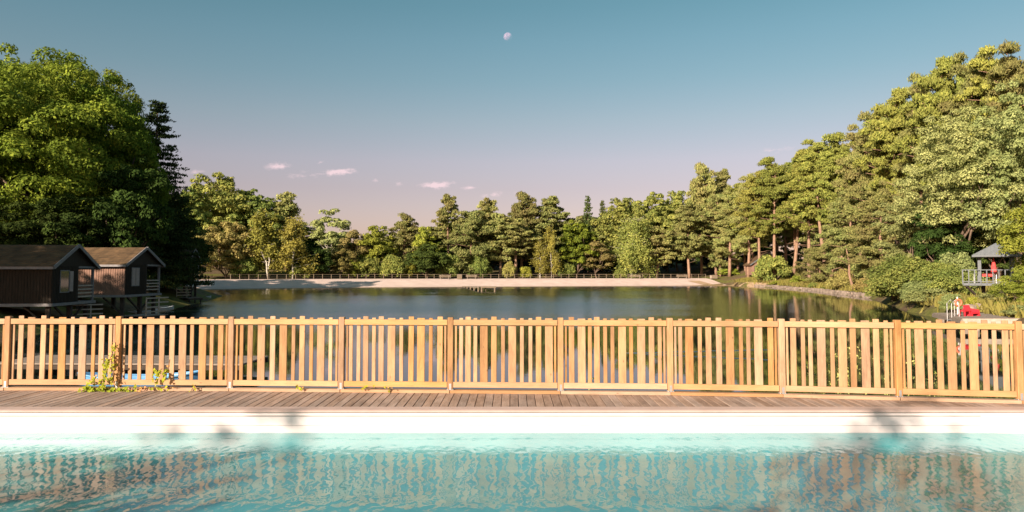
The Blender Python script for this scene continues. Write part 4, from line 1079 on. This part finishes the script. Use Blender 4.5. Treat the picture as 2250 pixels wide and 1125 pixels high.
def crate(px, w, h, label, name):
    j = min(range(len(P3)), key=lambda k: abs(px_of(P3[k].x, P3[k].y) - px)); Y = P3[j].y - 1.2
    x = at(px, 600, Y).x; r = empty(name, (x, Y, gz(x, Y) + .1), 0, label, 'bin')
    n = 7
    for k in range(n):
        for yy in (-w / 2, w / 2 - .04): MB().box(-w / 2 + k * w / n + .012, -w / 2 + (k + 1) * w / n - .012, yy, yy + .04, 0, h).build('slat', M_postwood, r)
    for xx in (-w / 2, w / 2 - .04): MB().box(xx, xx + .04, -w / 2 + .05, w / 2 - .05, 0, h).build('side', M_rail, r)
    MB().box(-w / 2 - .03, w / 2 + .03, -w / 2 - .03, w / 2 + .03, h, h + .05).build('lid', M_greywood, r)
crate(1010, 1.15, 1.05, 'slatted wooden bin between the two benches by the jetty', 'litter_bin')
crate(1568, 1.6, .85, 'low wooden crate at the end of the beach fence', 'wooden_crate')

a = ong(1060, 631, -.55); b_ = at(1021, 619.5, 171)
jt = empty('jetty', (a.x, a.y, 0), 0, 'long wooden jetty with a square platform reaching from the beach', 'jetty')
d = Vector((b_.x - a.x, b_.y - a.y)); ln = d.length; rz = math.atan2(d.y, d.x)
k = int(ln / .28)
za_, zb_ = -.42, gz(b_.x, b_.y) + .18
dirn = d.normalized(); sd = Vector((-dirn.y, dirn.x))
jpl = MB().box(-.13, .13, -.7, .7, -.05, 0).mesh('plank', M_greywood)
for i in range(k):
    t = i / (k - 1); o = obj('plank', jpl, jt, (d.x * t, d.y * t, za_ + (zb_ - za_) * t), rz)
for s in (-1, 1):
    MB().beam((sd.x * .6 * s, sd.y * .6 * s, za_ - .14), (d.x + sd.x * .6 * s, d.y + sd.y * .6 * s, zb_ - .14), .1, .16).build('bearer', M_greywood, jt)
    for i in range(5):
        t = .02 + i * .2; x, y = d.x * t + sd.x * .62 * s, d.y * t + sd.y * .62 * s
        MB().tube([(x, y, -2.6), (x, y, za_ + (zb_ - za_) * t - .05)], .16, 8).build('pile', M_postwood, jt)
for i in range(9): MB().box(-.2, 2.35, -1.9 + i * .27, -1.65 + i * .27, za_ - .02, za_ + .03).build('plank', M_greywood, jt)
MB().box(-.25, 2.4, -1.96, -1.91, za_ - .22, za_ + .02).build('fascia_board', M_postwood, jt)
for x in (-.05, 2.2):
    for y in (-1.8, .3): MB().tube([(x, y, -2.6), (x, y, za_ - .03)], .15, 8).build('pile', M_postwood, jt)

# ------------------------------------------------------------------ wooded slope: stone wall, hut, path
wl = resample([(56.5, 172), (57.5, 165), (53, 128), (46, 95)], 105)
sw_root = empty('retaining_wall', (wl[0][0], wl[0][1], 0), 0, 'low dry-stone wall holding the grassy lake bank', 'wall')
def stone_mesh(seed):
    rs = np.random.RandomState(seed)
    mb = MB().box(-.36, .36, -.26, .26, -.15, .15); mb.v = [tuple(np.array(v) * rs.uniform(.82, 1.08, 3)) for v in mb.v]
    me = mb.mesh('stone', M_rock); return me
stm = [stone_mesh(s) for s in range(6)]
for i, (x, y) in enumerate(wl):
    for c in range(2):
        o = obj('stone', stm[trng.randrange(6)], sw_root, (x - wl[0][0] + trng.uniform(-.08, .08) - .05 + .12 * c, y - wl[0][1] + .36 * c, LAKEZ + .10 + .27 * c + trng.uniform(-.04, .04)))
        o.rotation_euler = (trng.uniform(-.1, .1), trng.uniform(-.12, .12), R(90) + trng.uniform(-.25, .25)); o.scale = [trng.uniform(.85, 1.15)] * 3
HY = 187.0
p0 = at(1647, 581, HY); p1 = at(1728, 581, HY); ap = at(1688, 554, HY)
hut = empty('hut', (p0.x, HY, gz(p0.x + 3, HY) - .2), 0, 'brown gable-roofed hut half hidden by the rounded bush', 'hut')
hz = hut.location.z; W = p1.x - p0.x; e = p0.z - hz; apz = ap.z - hz
MB().box(.5, W - .5, 0, 5, 0, e).build('wall', M_cabinred, hut)
MB().add([(.5, 0, e), (W - .5, 0, e), (W / 2, 0, apz - .1), (.5, .1, e), (W - .5, .1, e), (W / 2, .1, apz - .1)], [(0, 1, 2), (5, 4, 3), (0, 3, 4, 1), (1, 4, 5, 2), (2, 5, 3, 0)]).build('gable', M_cabinred, hut)
for s in (0, 1):
    xa = 0 if s == 0 else W
    MB().add([(xa, -.5, e - .1), (W / 2, -.5, apz), (W / 2, 5.4, apz), (xa, 5.4, e - .1), (xa, -.5, e - .28), (W / 2, -.5, apz - .18), (W / 2, 5.4, apz - .18), (xa, 5.4, e - .28)],
             [(0, 1, 2, 3), (7, 6, 5, 4), (0, 4, 5, 1), (1, 5, 6, 2), (2, 6, 7, 3), (3, 7, 4, 0)]).build('roof', M_shingle, hut)
    MB().beam((xa, -.54, e - .16), (W / 2, -.54, apz - .06), .06, .24).build('bargeboard', M_greypaint, hut)
MB().box(1.2, 2.6, -.04, 0, .9, e - .3).build('window', M_glass, hut)
M_path = pmat('sandy_path', (.36, .24, .14), (.5, .36, .23), .6, .95, bump=.4, bdist=.05)
pth = resample([(47, 192), (51, 186), (55, 178), (58, 170), (61, 164)], 24)
V = []
for x, y in pth:
    for s in (-1.6, -.8, 0, .8, 1.6): V.append((x + s, y + s * .3, gz(x + s, y + s * .3) + .14))
ix = np.arange(len(V)).reshape(-1, 5); q = np.stack([ix[:-1, :-1], ix[:-1, 1:], ix[1:, 1:], ix[1:, :-1]], -1).reshape(-1, 4)
tag(obj('path', npmesh('path', np.array(V), q, M_path, True)), kind='structure')
p = at(1868, 560, 108); g0 = gz(at(1880, 600, 108).x, 108)
x8 = at(1880, 600, 108).x
tag(MB().tube([(x8, 108, g0 - .3), (x8 - .6, 108, g0 + .9), (x8 - .95, 108, g0 + 2.4), (x8 - .9, 108, g0 + 4.0), (x8 - 1.3, 108, g0 + 6.2)], [.24, .2, .16, .13, .05], 8)
    .tube([(x8 - .95, 108, g0 + 2.6), (x8 - 2.4, 107.8, g0 + 3.3), (x8 - 3.6, 107.7, g0 + 3.0)], [.07, .05, .02], 5)
    .tube([(x8 - .9, 108, g0 + 3.6), (x8 - 2.2, 107.8, g0 + 4.4), (x8 - 3.3, 107.6, g0 + 4.2)], [.06, .04, .015], 5).build('dead_trunk', M_pinebark, None, True),
    'crooked bare trunk leaning over the grassy bank', 'tree trunk')
p = at(1709, 614, 163); gl_ = gz(p.x, 163)
tag(MB().tube([(p.x - .9, 163.2, gl_ + .6), (p.x, 163, gl_ + .35), (p.x + .8, 162.9, gl_ + .12)], [.12, .14, .16], 8).build('fallen_log', M_birchbark), 'pale fallen log on the grass beside the stone wall', 'log')

# grass on the bank
rs = np.random.RandomState(9)
M_grass = leafmat('bank_grass', (.075, .07, .018), (.135, .115, .03), (.10, .08, .03), .3, .05)
bank = resample([(55, 186), (57.5, 165), (53, 128), (46, 95), (38.5, 75), (32.5, 60), (30, 50), (27, 41)], 400)
k = rs.randint(0, 400, 24000); off = .7 + rs.gamma(1.6, 2.2, 24000)
gx = bank[k, 0] + off + rs.normal(0, .3, 24000); gy = bank[k, 1] + rs.normal(0, .5, 24000); gzv = ground_h(gx, gy)
hh = rs.uniform(.25, .8, 24000); aa = rs.uniform(0, 6.28, 24000); ww = rs.uniform(.05, .12, 24000)
cx, sx_ = np.cos(aa) * ww, np.sin(aa) * ww; lx_, ly_ = rs.normal(0, .18, 24000), rs.normal(0, .18, 24000)
Vg = np.stack([np.stack([gx - cx, gy - sx_, gzv - .05], 1), np.stack([gx + cx, gy + sx_, gzv - .05], 1), np.stack([gx + cx * .3 + lx_, gy + sx_ * .3 + ly_, gzv + hh], 1), np.stack([gx - cx * .3 + lx_, gy - sx_ * .3 + ly_, gzv + hh], 1)], 1).reshape(-1, 3)
tag(obj('bank_grass', leafmesh('bank_grass', Vg, M_grass)), 'sunlit long grass on the lake bank above the stone wall', 'grass', kind='stuff')

# ------------------------------------------------------------------ pavilion, dock and its things
PY = 56.0
pf = at(2116, 622, PY); px1_ = at(2188, 622, PY)
PVR = -math.atan2(pf.x, PY)
def pv(x, y): return pf.x + math.cos(PVR) * x - math.sin(PVR) * y, PY + math.sin(PVR) * x + math.cos(PVR) * y
pav = empty('pavilion', (pf.x, PY, pf.z), PVR, 'grey open pavilion with hipped roof and slatted balcony over the bank', 'pavilion')
fw = 4.2; fd = 3.4
MB().box(0, fw, 0, fd, -.18, 0).build('floor', M_greypaint, pav)
rhz = at(2116, 594, PY).z - pf.z
for i in range(12):
    x = i * fw / 11; MB().box(x - .035, x + .035, -.06, -.015, -.1, rhz).build('baluster', M_greypaint, pav)
for z in (rhz + .03, .12): MB().box(-.06, fw, -.055, -.02, z - .03, z + .03).build('rail', M_greypaint, pav)
for i in range(7): MB().box(-.05, -.005, .1 + i * .5, .16 + i * .5, -.1, rhz).build('baluster', M_greypaint, pav)
MB().box(-.055, -.012, 0, fd, rhz, rhz + .06).build('rail', M_greypaint, pav)
ez = at(2132, 561, PY).z - pf.z; az_ = at(2176, 535, PY).z - pf.z
rx0 = at(2132, 561, PY).x - pf.x - .0; rxa = at(2176, 535, PY).x - pf.x; rx1 = 2 * rxa - rx0
for x in (at(2147, 600, PY).x - pf.x, rx1 - .5):
    for y in (.15, fd - .25): MB().box(x - .11, x + .11, y, y + .22, .001, ez).build('post', M_greypaint, pav)
roof = MB().add([(rx0, -.5, ez), (rx1, -.5, ez), (rx1, fd + .3, ez), (rx0, fd + .3, ez), (rxa, .2, az_), (rxa, fd - .6, az_), (rx0, -.5, ez - .14), (rx1, -.5, ez - .14), (rx1, fd + .3, ez - .14), (rx0, fd + .3, ez - .14)],
         [(0, 1, 4), (1, 2, 5, 4), (2, 3, 5), (3, 0, 4, 5), (0, 6, 7, 1), (1, 7, 8, 2), (2, 8, 9, 3), (3, 9, 6, 0), (9, 8, 7, 6)]).build('roof', M_greypaint, pav)
for i in range(14):
    x = rx0 + (rx1 - rx0) * (i + .5) / 14; u = 1 - abs(x - rxa) / (rxa - rx0)
    MB().beam((x, -.5, ez + .012), (x, -.5 + .7 * u, ez + (az_ - ez) * u + .012), .03, .03).build('roof_batten', M_greypaint, roof)
for x in (.2, 2.0): MB().beam((x, .1, -.2), (x + 1.1, 1.6, -1.5), .14).build('brace', M_stilt, pav)
g0 = gz(*pv(1.5, 2.0)) - pf.z
for x in (1.35, 3.6):
    for y in (1.5, 3.0): MB().box(x - .11, x + .11, y, y + .22, min(g0, -.5) - .6, -.18).build('support', M_stilt, pav)
pp = at(2177, 595, PY + .6)
par = empty('parasol', (*pv(2.0, .6), pf.z), 0, 'closed red parasol on the pavilion balcony', 'parasol')
MB().tube([(0, 0, 0), (0, 0, 1.95)], .025, 6).build('pole', M_whitepaint, par)
MB().tube([(0, 0, .75), (0, 0, .95), (0, 0, 1.4), (0, 0, 1.75), (0, 0, 1.9)], [.20, .21, .14, .07, .03], 9).build('canopy', M_redcloth, par, True)
tp = at(2155, 606, PY + 1.2)
tb = empty('table', (*pv(1.45, 1.1), pf.z), PVR, 'white table with a red cloth behind the balcony railing', 'table')
MB().box(-.8, .8, -.4, .4, .70, .74).build('table_top', M_whitepaint, tb); MB().box(-.45, .45, -.43, .43, .745, .75).box(-.45, .45, -.44, -.43, .5, .75).build('cloth', M_redcloth, tb)
for x in (-.7, .7):
    for y in (-.32, .32): MB().box(x - .03, x + .03, y - .03, y + .03, 0, .70).build('leg', M_whitepaint, tb)

DZ = -.6
c0, c1 = ong(2050, 687, DZ), ong(2114, 700, DZ)
dk = empty('swimming_dock', (c1.x, c1.y, DZ), 0, 'grey wooden swimming dock with ladder under the pavilion', 'dock')
ddx, ddy = c0.x - c1.x, c0.y - c1.y
n = 22
for i in range(n):
    t0, t1 = i / n, (i + 1) / n - .006
    MB().add([(ddx * t0, ddy * t0, -.05), (ddx * t0 + 6, ddy * t0, -.05), (ddx * t1 + 6, ddy * t1, -.05), (ddx * t1, ddy * t1, -.05), (ddx * t0, ddy * t0, 0), (ddx * t0 + 6, ddy * t0, 0), (ddx * t1 + 6, ddy * t1, 0), (ddx * t1, ddy * t1, 0)],
             [(0, 3, 2, 1), (4, 5, 6, 7), (0, 1, 5, 4), (1, 2, 6, 5), (2, 3, 7, 6), (3, 0, 4, 7)]).build('plank', M_greywood, dk)
MB().box(0, 6, -.06, -.005, -.28, -.0).build('fascia_board', M_rail, dk)
MB().beam((-.04, .0, -.16), (ddx - .04, ddy, -.16), .06, .22).build('fascia_board', M_greywood, dk)
for x, y in ((.9, .3), (4.5, .3), (ddx + .7, ddy - .4), (ddx * .5 + .5, ddy * .5)): MB().tube([(x, y, -2.2), (x, y, -.06)], .2, 8).build('pile', M_rail, dk)
ld = MB(); lp = Vector((ddx * .33, ddy * .33, 0))
for s in (-.22, .22): ld.tube([lp + Vector((-.12, s, -.95)), lp + Vector((-.12, s, .75)), lp + Vector((.1, s, .95)), lp + Vector((.3, s, .8)), lp + Vector((.32, s, 0))], .019, 6)
for z in (-.8, -.5, -.2): ld.tube([lp + Vector((-.12, -.22, z)), lp + Vector((-.12, .22, z))], .022, 6)
ld.build('ladder', M_steel, dk)
lb = at(2105, 665, 45.0)
buoy = empty('lifebuoy_stand', (lb.x, 45.0, DZ), 0, 'orange lifebuoy hung on a post by the swimming dock', 'lifebuoy')
MB().tube([(0, .06, 0), (0, .06, lb.z - DZ + .35)], .04, 7).build('post', M_whitepaint, buoy)
rg = MB(); m1, m2 = 20, 8; R1, R2 = .19, .06; v, f = [], []
for i in range(m1):
    for j in range(m2):
        a_, b2 = 6.2832 * i / m1, 6.2832 * j / m2
        v.append((math.cos(a_) * (R1 + R2 * math.cos(b2)), -.03 + R2 * math.sin(b2), lb.z - DZ + math.sin(a_) * (R1 + R2 * math.cos(b2))))
        f.append((i * m2 + j, ((i + 1) % m1) * m2 + j, ((i + 1) % m1) * m2 + (j + 1) % m2, i * m2 + (j + 1) % m2))
rg.add(v, f).build('ring', M_orange, buoy, True)
ch = at(2136, 688, 43.5)
ar = empty('armchair', (ch.x, 43.5, DZ), R(20), 'red plastic armchair facing the lake on the swimming dock', 'chair'); ar.scale = (.85, .85, .85)
MB().box(-.3, .3, -.3, .3, .16, .24).build('seat', M_red, ar)
MB().add([(-.3, .2, .24), (.3, .2, .24), (.26, .42, .72), (-.26, .42, .72), (-.3, .3, .2), (.3, .3, .2), (.26, .48, .72), (-.26, .48, .72)], [(0, 1, 2, 3), (7, 6, 5, 4), (0, 4, 5, 1), (1, 5, 6, 2), (2, 6, 7, 3), (3, 7, 4, 0)]).build('backrest', M_red, ar)
for s in (-1, 1):
    MB().add([(s * .3, -.32, 0), (s * .37, -.32, 0), (s * .37, .35, 0), (s * .3, .35, 0), (s * .3, -.25, .42), (s * .37, -.25, .42), (s * .37, .4, .5), (s * .3, .4, .5)],
             [(0, 1, 5, 4), (1, 2, 6, 5), (2, 3, 7, 6), (3, 0, 4, 7), (4, 5, 6, 7), (0, 3, 2, 1)]).build('side_panel', M_red, ar)
st = at(2120, 688, 43.2)
sl_ = empty('footstool', (st.x, 43.2, DZ), R(20), 'small red stool in front of the red armchair', 'stool')
MB().box(-.24, .24, -.2, .2, .28, .36).build('seat', M_red, sl_)
for x in (-.19, .19):
    for y in (-.15, .15): MB().beam((x * 1.15, y * 1.15, 0), (x, y, .28), .06).build('leg', M_red, sl_)
rs = np.random.RandomState(4)
for i, (px, py, Y) in enumerate([(2075, 640, 52), (2100, 645, 52), (2125, 648, 53), (2150, 652, 52), (2130, 672, 49), (2150, 668, 49)]):
    q = at(px, py, Y); me = MB()
    vv = []
    for a_ in range(3):
        for b2 in range(9): vv.append((math.cos(b2 * .698) * (1, .85, .4)[a_] * rs.uniform(.8, 1.15) * .5, math.sin(b2 * .698) * (1, .85, .4)[a_] * rs.uniform(.8, 1.15) * .4, (-.4, .15, .3)[a_] * rs.uniform(.85, 1.1)))
    ff = [(a_ * 9 + b2, a_ * 9 + (b2 + 1) % 9, (a_ + 1) * 9 + (b2 + 1) % 9, (a_ + 1) * 9 + b2) for a_ in range(2) for b2 in range(9)] + [tuple(range(18, 27))]
    me.add(vv, ff); o = me.build('boulder', M_rock, None); o.location = (q.x, Y, gz(q.x, Y) + .15)
    tag(o, ['pale boulder on the bank nearest the overhanging bush', 'second pale boulder under the balcony corner', 'pale boulder behind the lifebuoy', 'pale boulder under the pavilion', 'low boulder right behind the red armchair', 'low boulder behind the dock near the yellow-green tree'][i], 'rock', 'boulders under the pavilion')

# ------------------------------------------------------------------ plants at the fence
M_vine = leafmat('vine_leaves', (.10, .125, .012), (.20, .215, .02), (.15, .15, .02), .4, .05)
M_vinered = leafmat('reddish_vine_tips', (.28, .13, .05), (.42, .24, .08), (.3, .2, .06), .3, .05)
M_stem = pmat('brown_stem', (.16, .09, .05), (.26, .16, .09), 9, .9)
def heart_leaves(rs, P, size, m, name, parent, face=Vector((-.3, -1, .45))):
    V, Fq = [], []
    for p in P:
        nrm = (face + Vector(rs.normal(0, .45, 3))).normalized(); a = nrm.cross(Vector(rs.normal(0, .35, 3)) + Vector((0, 0, -1))).normalized(); dn = a.cross(nrm)
        s = size * rs.uniform(.6, 1.2); dn = dn if dn.z < 0 else -dn
        c = Vector(p); o = len(V)
        for u, w_, b2 in ((0, 0, 0), (.55, -.12, .1), (.5, .45, .12), (0, 1.05, -.05), (-.5, .45, .12), (-.55, -.12, .1)): V.append(c + a * (u * s) + dn * (w_ * s) + nrm * (b2 * s))
        Fq += [(o, o + 1, o + 2, o + 3), (o, o + 3, o + 4, o + 5)]
    return MB().add(V, Fq).build(name, m, parent)
rs = np.random.RandomState(21)
def on_fence(px, py, dy=-.10):
    Y = fence_y(at(px, py, 12).x) + dy; return at(px, py, Y)
def vine(path, label, nleaf, size, spread, name='climbing_vine', tips=.15):
    size *= .85
    r = empty(name, tuple(on_fence(*path[0])), 0, label, 'vine')
    o = r.location
    pts = [on_fence(*p) - Vector(o) for p in path]
    MB().tube(pts, [.008] * len(pts), 5).build('stem', M_stem, r)
    P, Pt = [], []
    for i in range(nleaf):
        t = rs.uniform(0, len(pts) - 1.001); k = int(t); q = pts[k].lerp(pts[k + 1], t - k) + Vector((rs.normal(0, spread), rs.normal(0, .03) - .03, rs.normal(0, spread)))
        (Pt if t > (len(pts) - 1) * (1 - tips) else P).append(q)
    heart_leaves(rs, P, size, M_vine, 'leaves', r)
    if Pt: heart_leaves(rs, Pt, size * .6, M_vinered, 'leaf_tips', r)
vine([(225, 852), (232, 830), (236, 800), (247, 778)], 'yellow-green vine climbing the fence beside a post, with reddish tips', 70, .05, .030)
vine([(246, 845), (250, 820), (251, 790), (253, 765), (254, 752)], 'thin upright vine strand right against the fence post', 42, .048, .018)
vine([(185, 850), (205, 838), (212, 826)], 'short vine tuft at the bottom rail where the climbing starts', 26, .05, .03)
vine([(186, 853), (215, 856), (250, 855), (285, 857), (318, 852)], 'low vine spreading over the kerb timber below the rail', 120, .055, .032)
vine([(318, 852), (350, 850), (390, 851)], 'sparse vine runner under the second fence bay', 14, .045, .02)
vine([(342, 836), (348, 818), (356, 810)], 'vine spray hanging before a wide slat', 22, .05, .022)
vine([(364, 836), (366, 818), (370, 805), (373, 790)], 'vine spray with brown twig beside the hanging one', 22, .05, .018, tips=.35)
vine([(420, 858), (427, 850), (430, 846)], 'single small vine tuft on the kerb timber', 9, .045, .02)
vine([(655, 850), (668, 851)], 'few vine leaves peeping under the third bay', 7, .045, .02)
vine([(795, 851), (812, 852), (850, 851), (862, 851)], 'dark vine leaves peeping under the fourth bay', 16, .04, .02)
M_shoot = leafmat('willow_shoot_leaves', (.19, .21, .05), (.36, .36, .12), (.24, .25, .08), .35, .05)
def shoots(px0, px1, tops, label):
    Y = 12.95
    base = at((px0 + px1) / 2, 880, Y); r = empty('willow_shoots', (base.x, Y, LAKEZ - .15), 0, label, 'shrub', 'willow shoots behind the fence')
    st_, P = MB(), []
    for px, py in tops:
        tpz = at(px, py, Y); e_ = tpz - Vector((base.x, Y, LAKEZ - .15)); b0 = Vector((e_.x * .6 + rs.normal(0, .05), rs.normal(0, .1), 0))
        m_ = b0.lerp(e_, .5) + Vector((rs.normal(0, .06), .03, 0)); pts = [b0, m_, e_]
        st_.tube(pts, [.009, .006, .003], 5)
        for i in range(46):
            t = rs.uniform(.3, 1.0); q = (b0.lerp(m_, t * 2) if t < .5 else m_.lerp(e_, t * 2 - 1)); P.append(q + Vector((rs.normal(0, .025), rs.normal(0, .025), rs.normal(0, .02))))
    st_.build('stem', M_stem, r)
    P = np.array([tuple(p) for p in P]); Nn = np.tile(np.array([-.3, -.8, .5]), (len(P), 1))
    obj('leaves', leafmesh('leaves', leaves(rs, P, Nn, .034, .7, .7), M_shoot), r)
shoots(1770, 1800, [(1775, 800), (1796, 820), (1812, 830)], 'smallest willow shoots behind the fence, two thin stems')
shoots(1815, 1930, [(1820, 785), (1838, 765), (1852, 775), (1866, 762), (1888, 752), (1880, 790), (1845, 800), (1908, 800), (1922, 785), (1898, 770)], 'tall leafy willow shoots behind the fence before the second last post')
shoots(1930, 2010, [(1942, 785), (1958, 795), (1965, 812), (1990, 790), (2008, 772), (1998, 815), (1950, 815)], 'willow shoots on both sides of the second last fence post')
shoots(2040, 2070, [(2037, 830), (2056, 818), (2048, 842)], 'little willow shoots nearest the end of the fence')
shoots(1290, 1305, [(1298, 823), (1300, 832)], 'lone twig with few leaves behind the middle fence bays')
# wake of a swimming bird: two low ridges on the water
def ridge(pts, h, w):
    m_ = MB(); v, f = [], []
    for i, p in enumerate(pts):
        a_ = Vector(pts[max(0, i - 1)]); b2 = Vector(pts[min(len(pts) - 1, i + 1)]); s = (b2 - a_).normalized().cross(Vector((0, 0, 1))); k_ = math.sin(min(1, (i + .3) / 4) * 1.57)
        for u, z in ((-1, -.004), (-.5, .5), (0, 1), (.5, .5), (1, -.004)): v.append(Vector(p) + s * (u * w) + Vector((0, 0, (z * h if z > 0 else z) * k_)))
    for i in range(len(pts) - 1):
        for j in range(4): f.append((i * 5 + j, i * 5 + j + 1, (i + 1) * 5 + j + 1, (i + 1) * 5 + j))
    m_.add(v, f).build('ripple', M_lake, lk, True)
for pa, pb in (((1372, 776), (1700, 768)), ((1372, 776), (1700, 791))):
    A_, B2 = ong(*pa, LAKEZ), ong(*pb, LAKEZ)
    ridge([tuple(A_.lerp(B2, t / 14) + Vector((0, .12 * math.sin(t * 1.7), 0))) for t in range(15)], .022, .16)

# ------------------------------------------------------------------ moon
md = ray(1116, 81).normalized() * 4000 + Vector((0, 0, CAMZ))
M_moon, t, o_ = mat('moon_through_air')
g_ = N(t, 'ShaderNodeNewGeometry'); tr = N(t, 'ShaderNodeBsdfTransparent'); df = N(t, 'ShaderNodeBsdfDiffuse')
co = N(t, 'ShaderNodeTexCoord'); nz_ = N(t, 'ShaderNodeTexNoise', i_Scale=.045, i_Detail=3.0); t.links.new(co.outputs['Object'], nz_.inputs['Vector'])
rp = ramp(t, [(.38, (.10, .055, .085)), (.62, (.20, .11, .15))], nz_); L(t, rp, df)
ad = N(t, 'ShaderNodeAddShader'); L(t, tr, ad); L(t, df, ad, 0, 1)
tr2 = N(t, 'ShaderNodeBsdfTransparent'); mx = N(t, 'ShaderNodeMixShader'); t.links.new(g_.outputs['Backfacing'], mx.inputs[0]); L(t, ad, mx, 0, 1); L(t, tr2, mx, 0, 2); L(t, mx, o_)
mb = MB(); nr, ns = 16, 32; v, f = [], []; rad = 9.3 / F * 4000
for i in range(nr + 1):
    for j in range(ns): v.append((rad * math.sin(math.pi * i / nr) * math.cos(6.28318 * j / ns), rad * math.sin(math.pi * i / nr) * math.sin(6.28318 * j / ns), rad * math.cos(math.pi * i / nr)))
for i in range(nr):
    for j in range(ns): f.append((i * ns + j, (i + 1) * ns + j, (i + 1) * ns + (j + 1) % ns, i * ns + (j + 1) % ns))
tag(mb.add(v, f).build('moon', M_moon, None, True, md), 'pale gibbous moon high in the evening sky', 'moon')
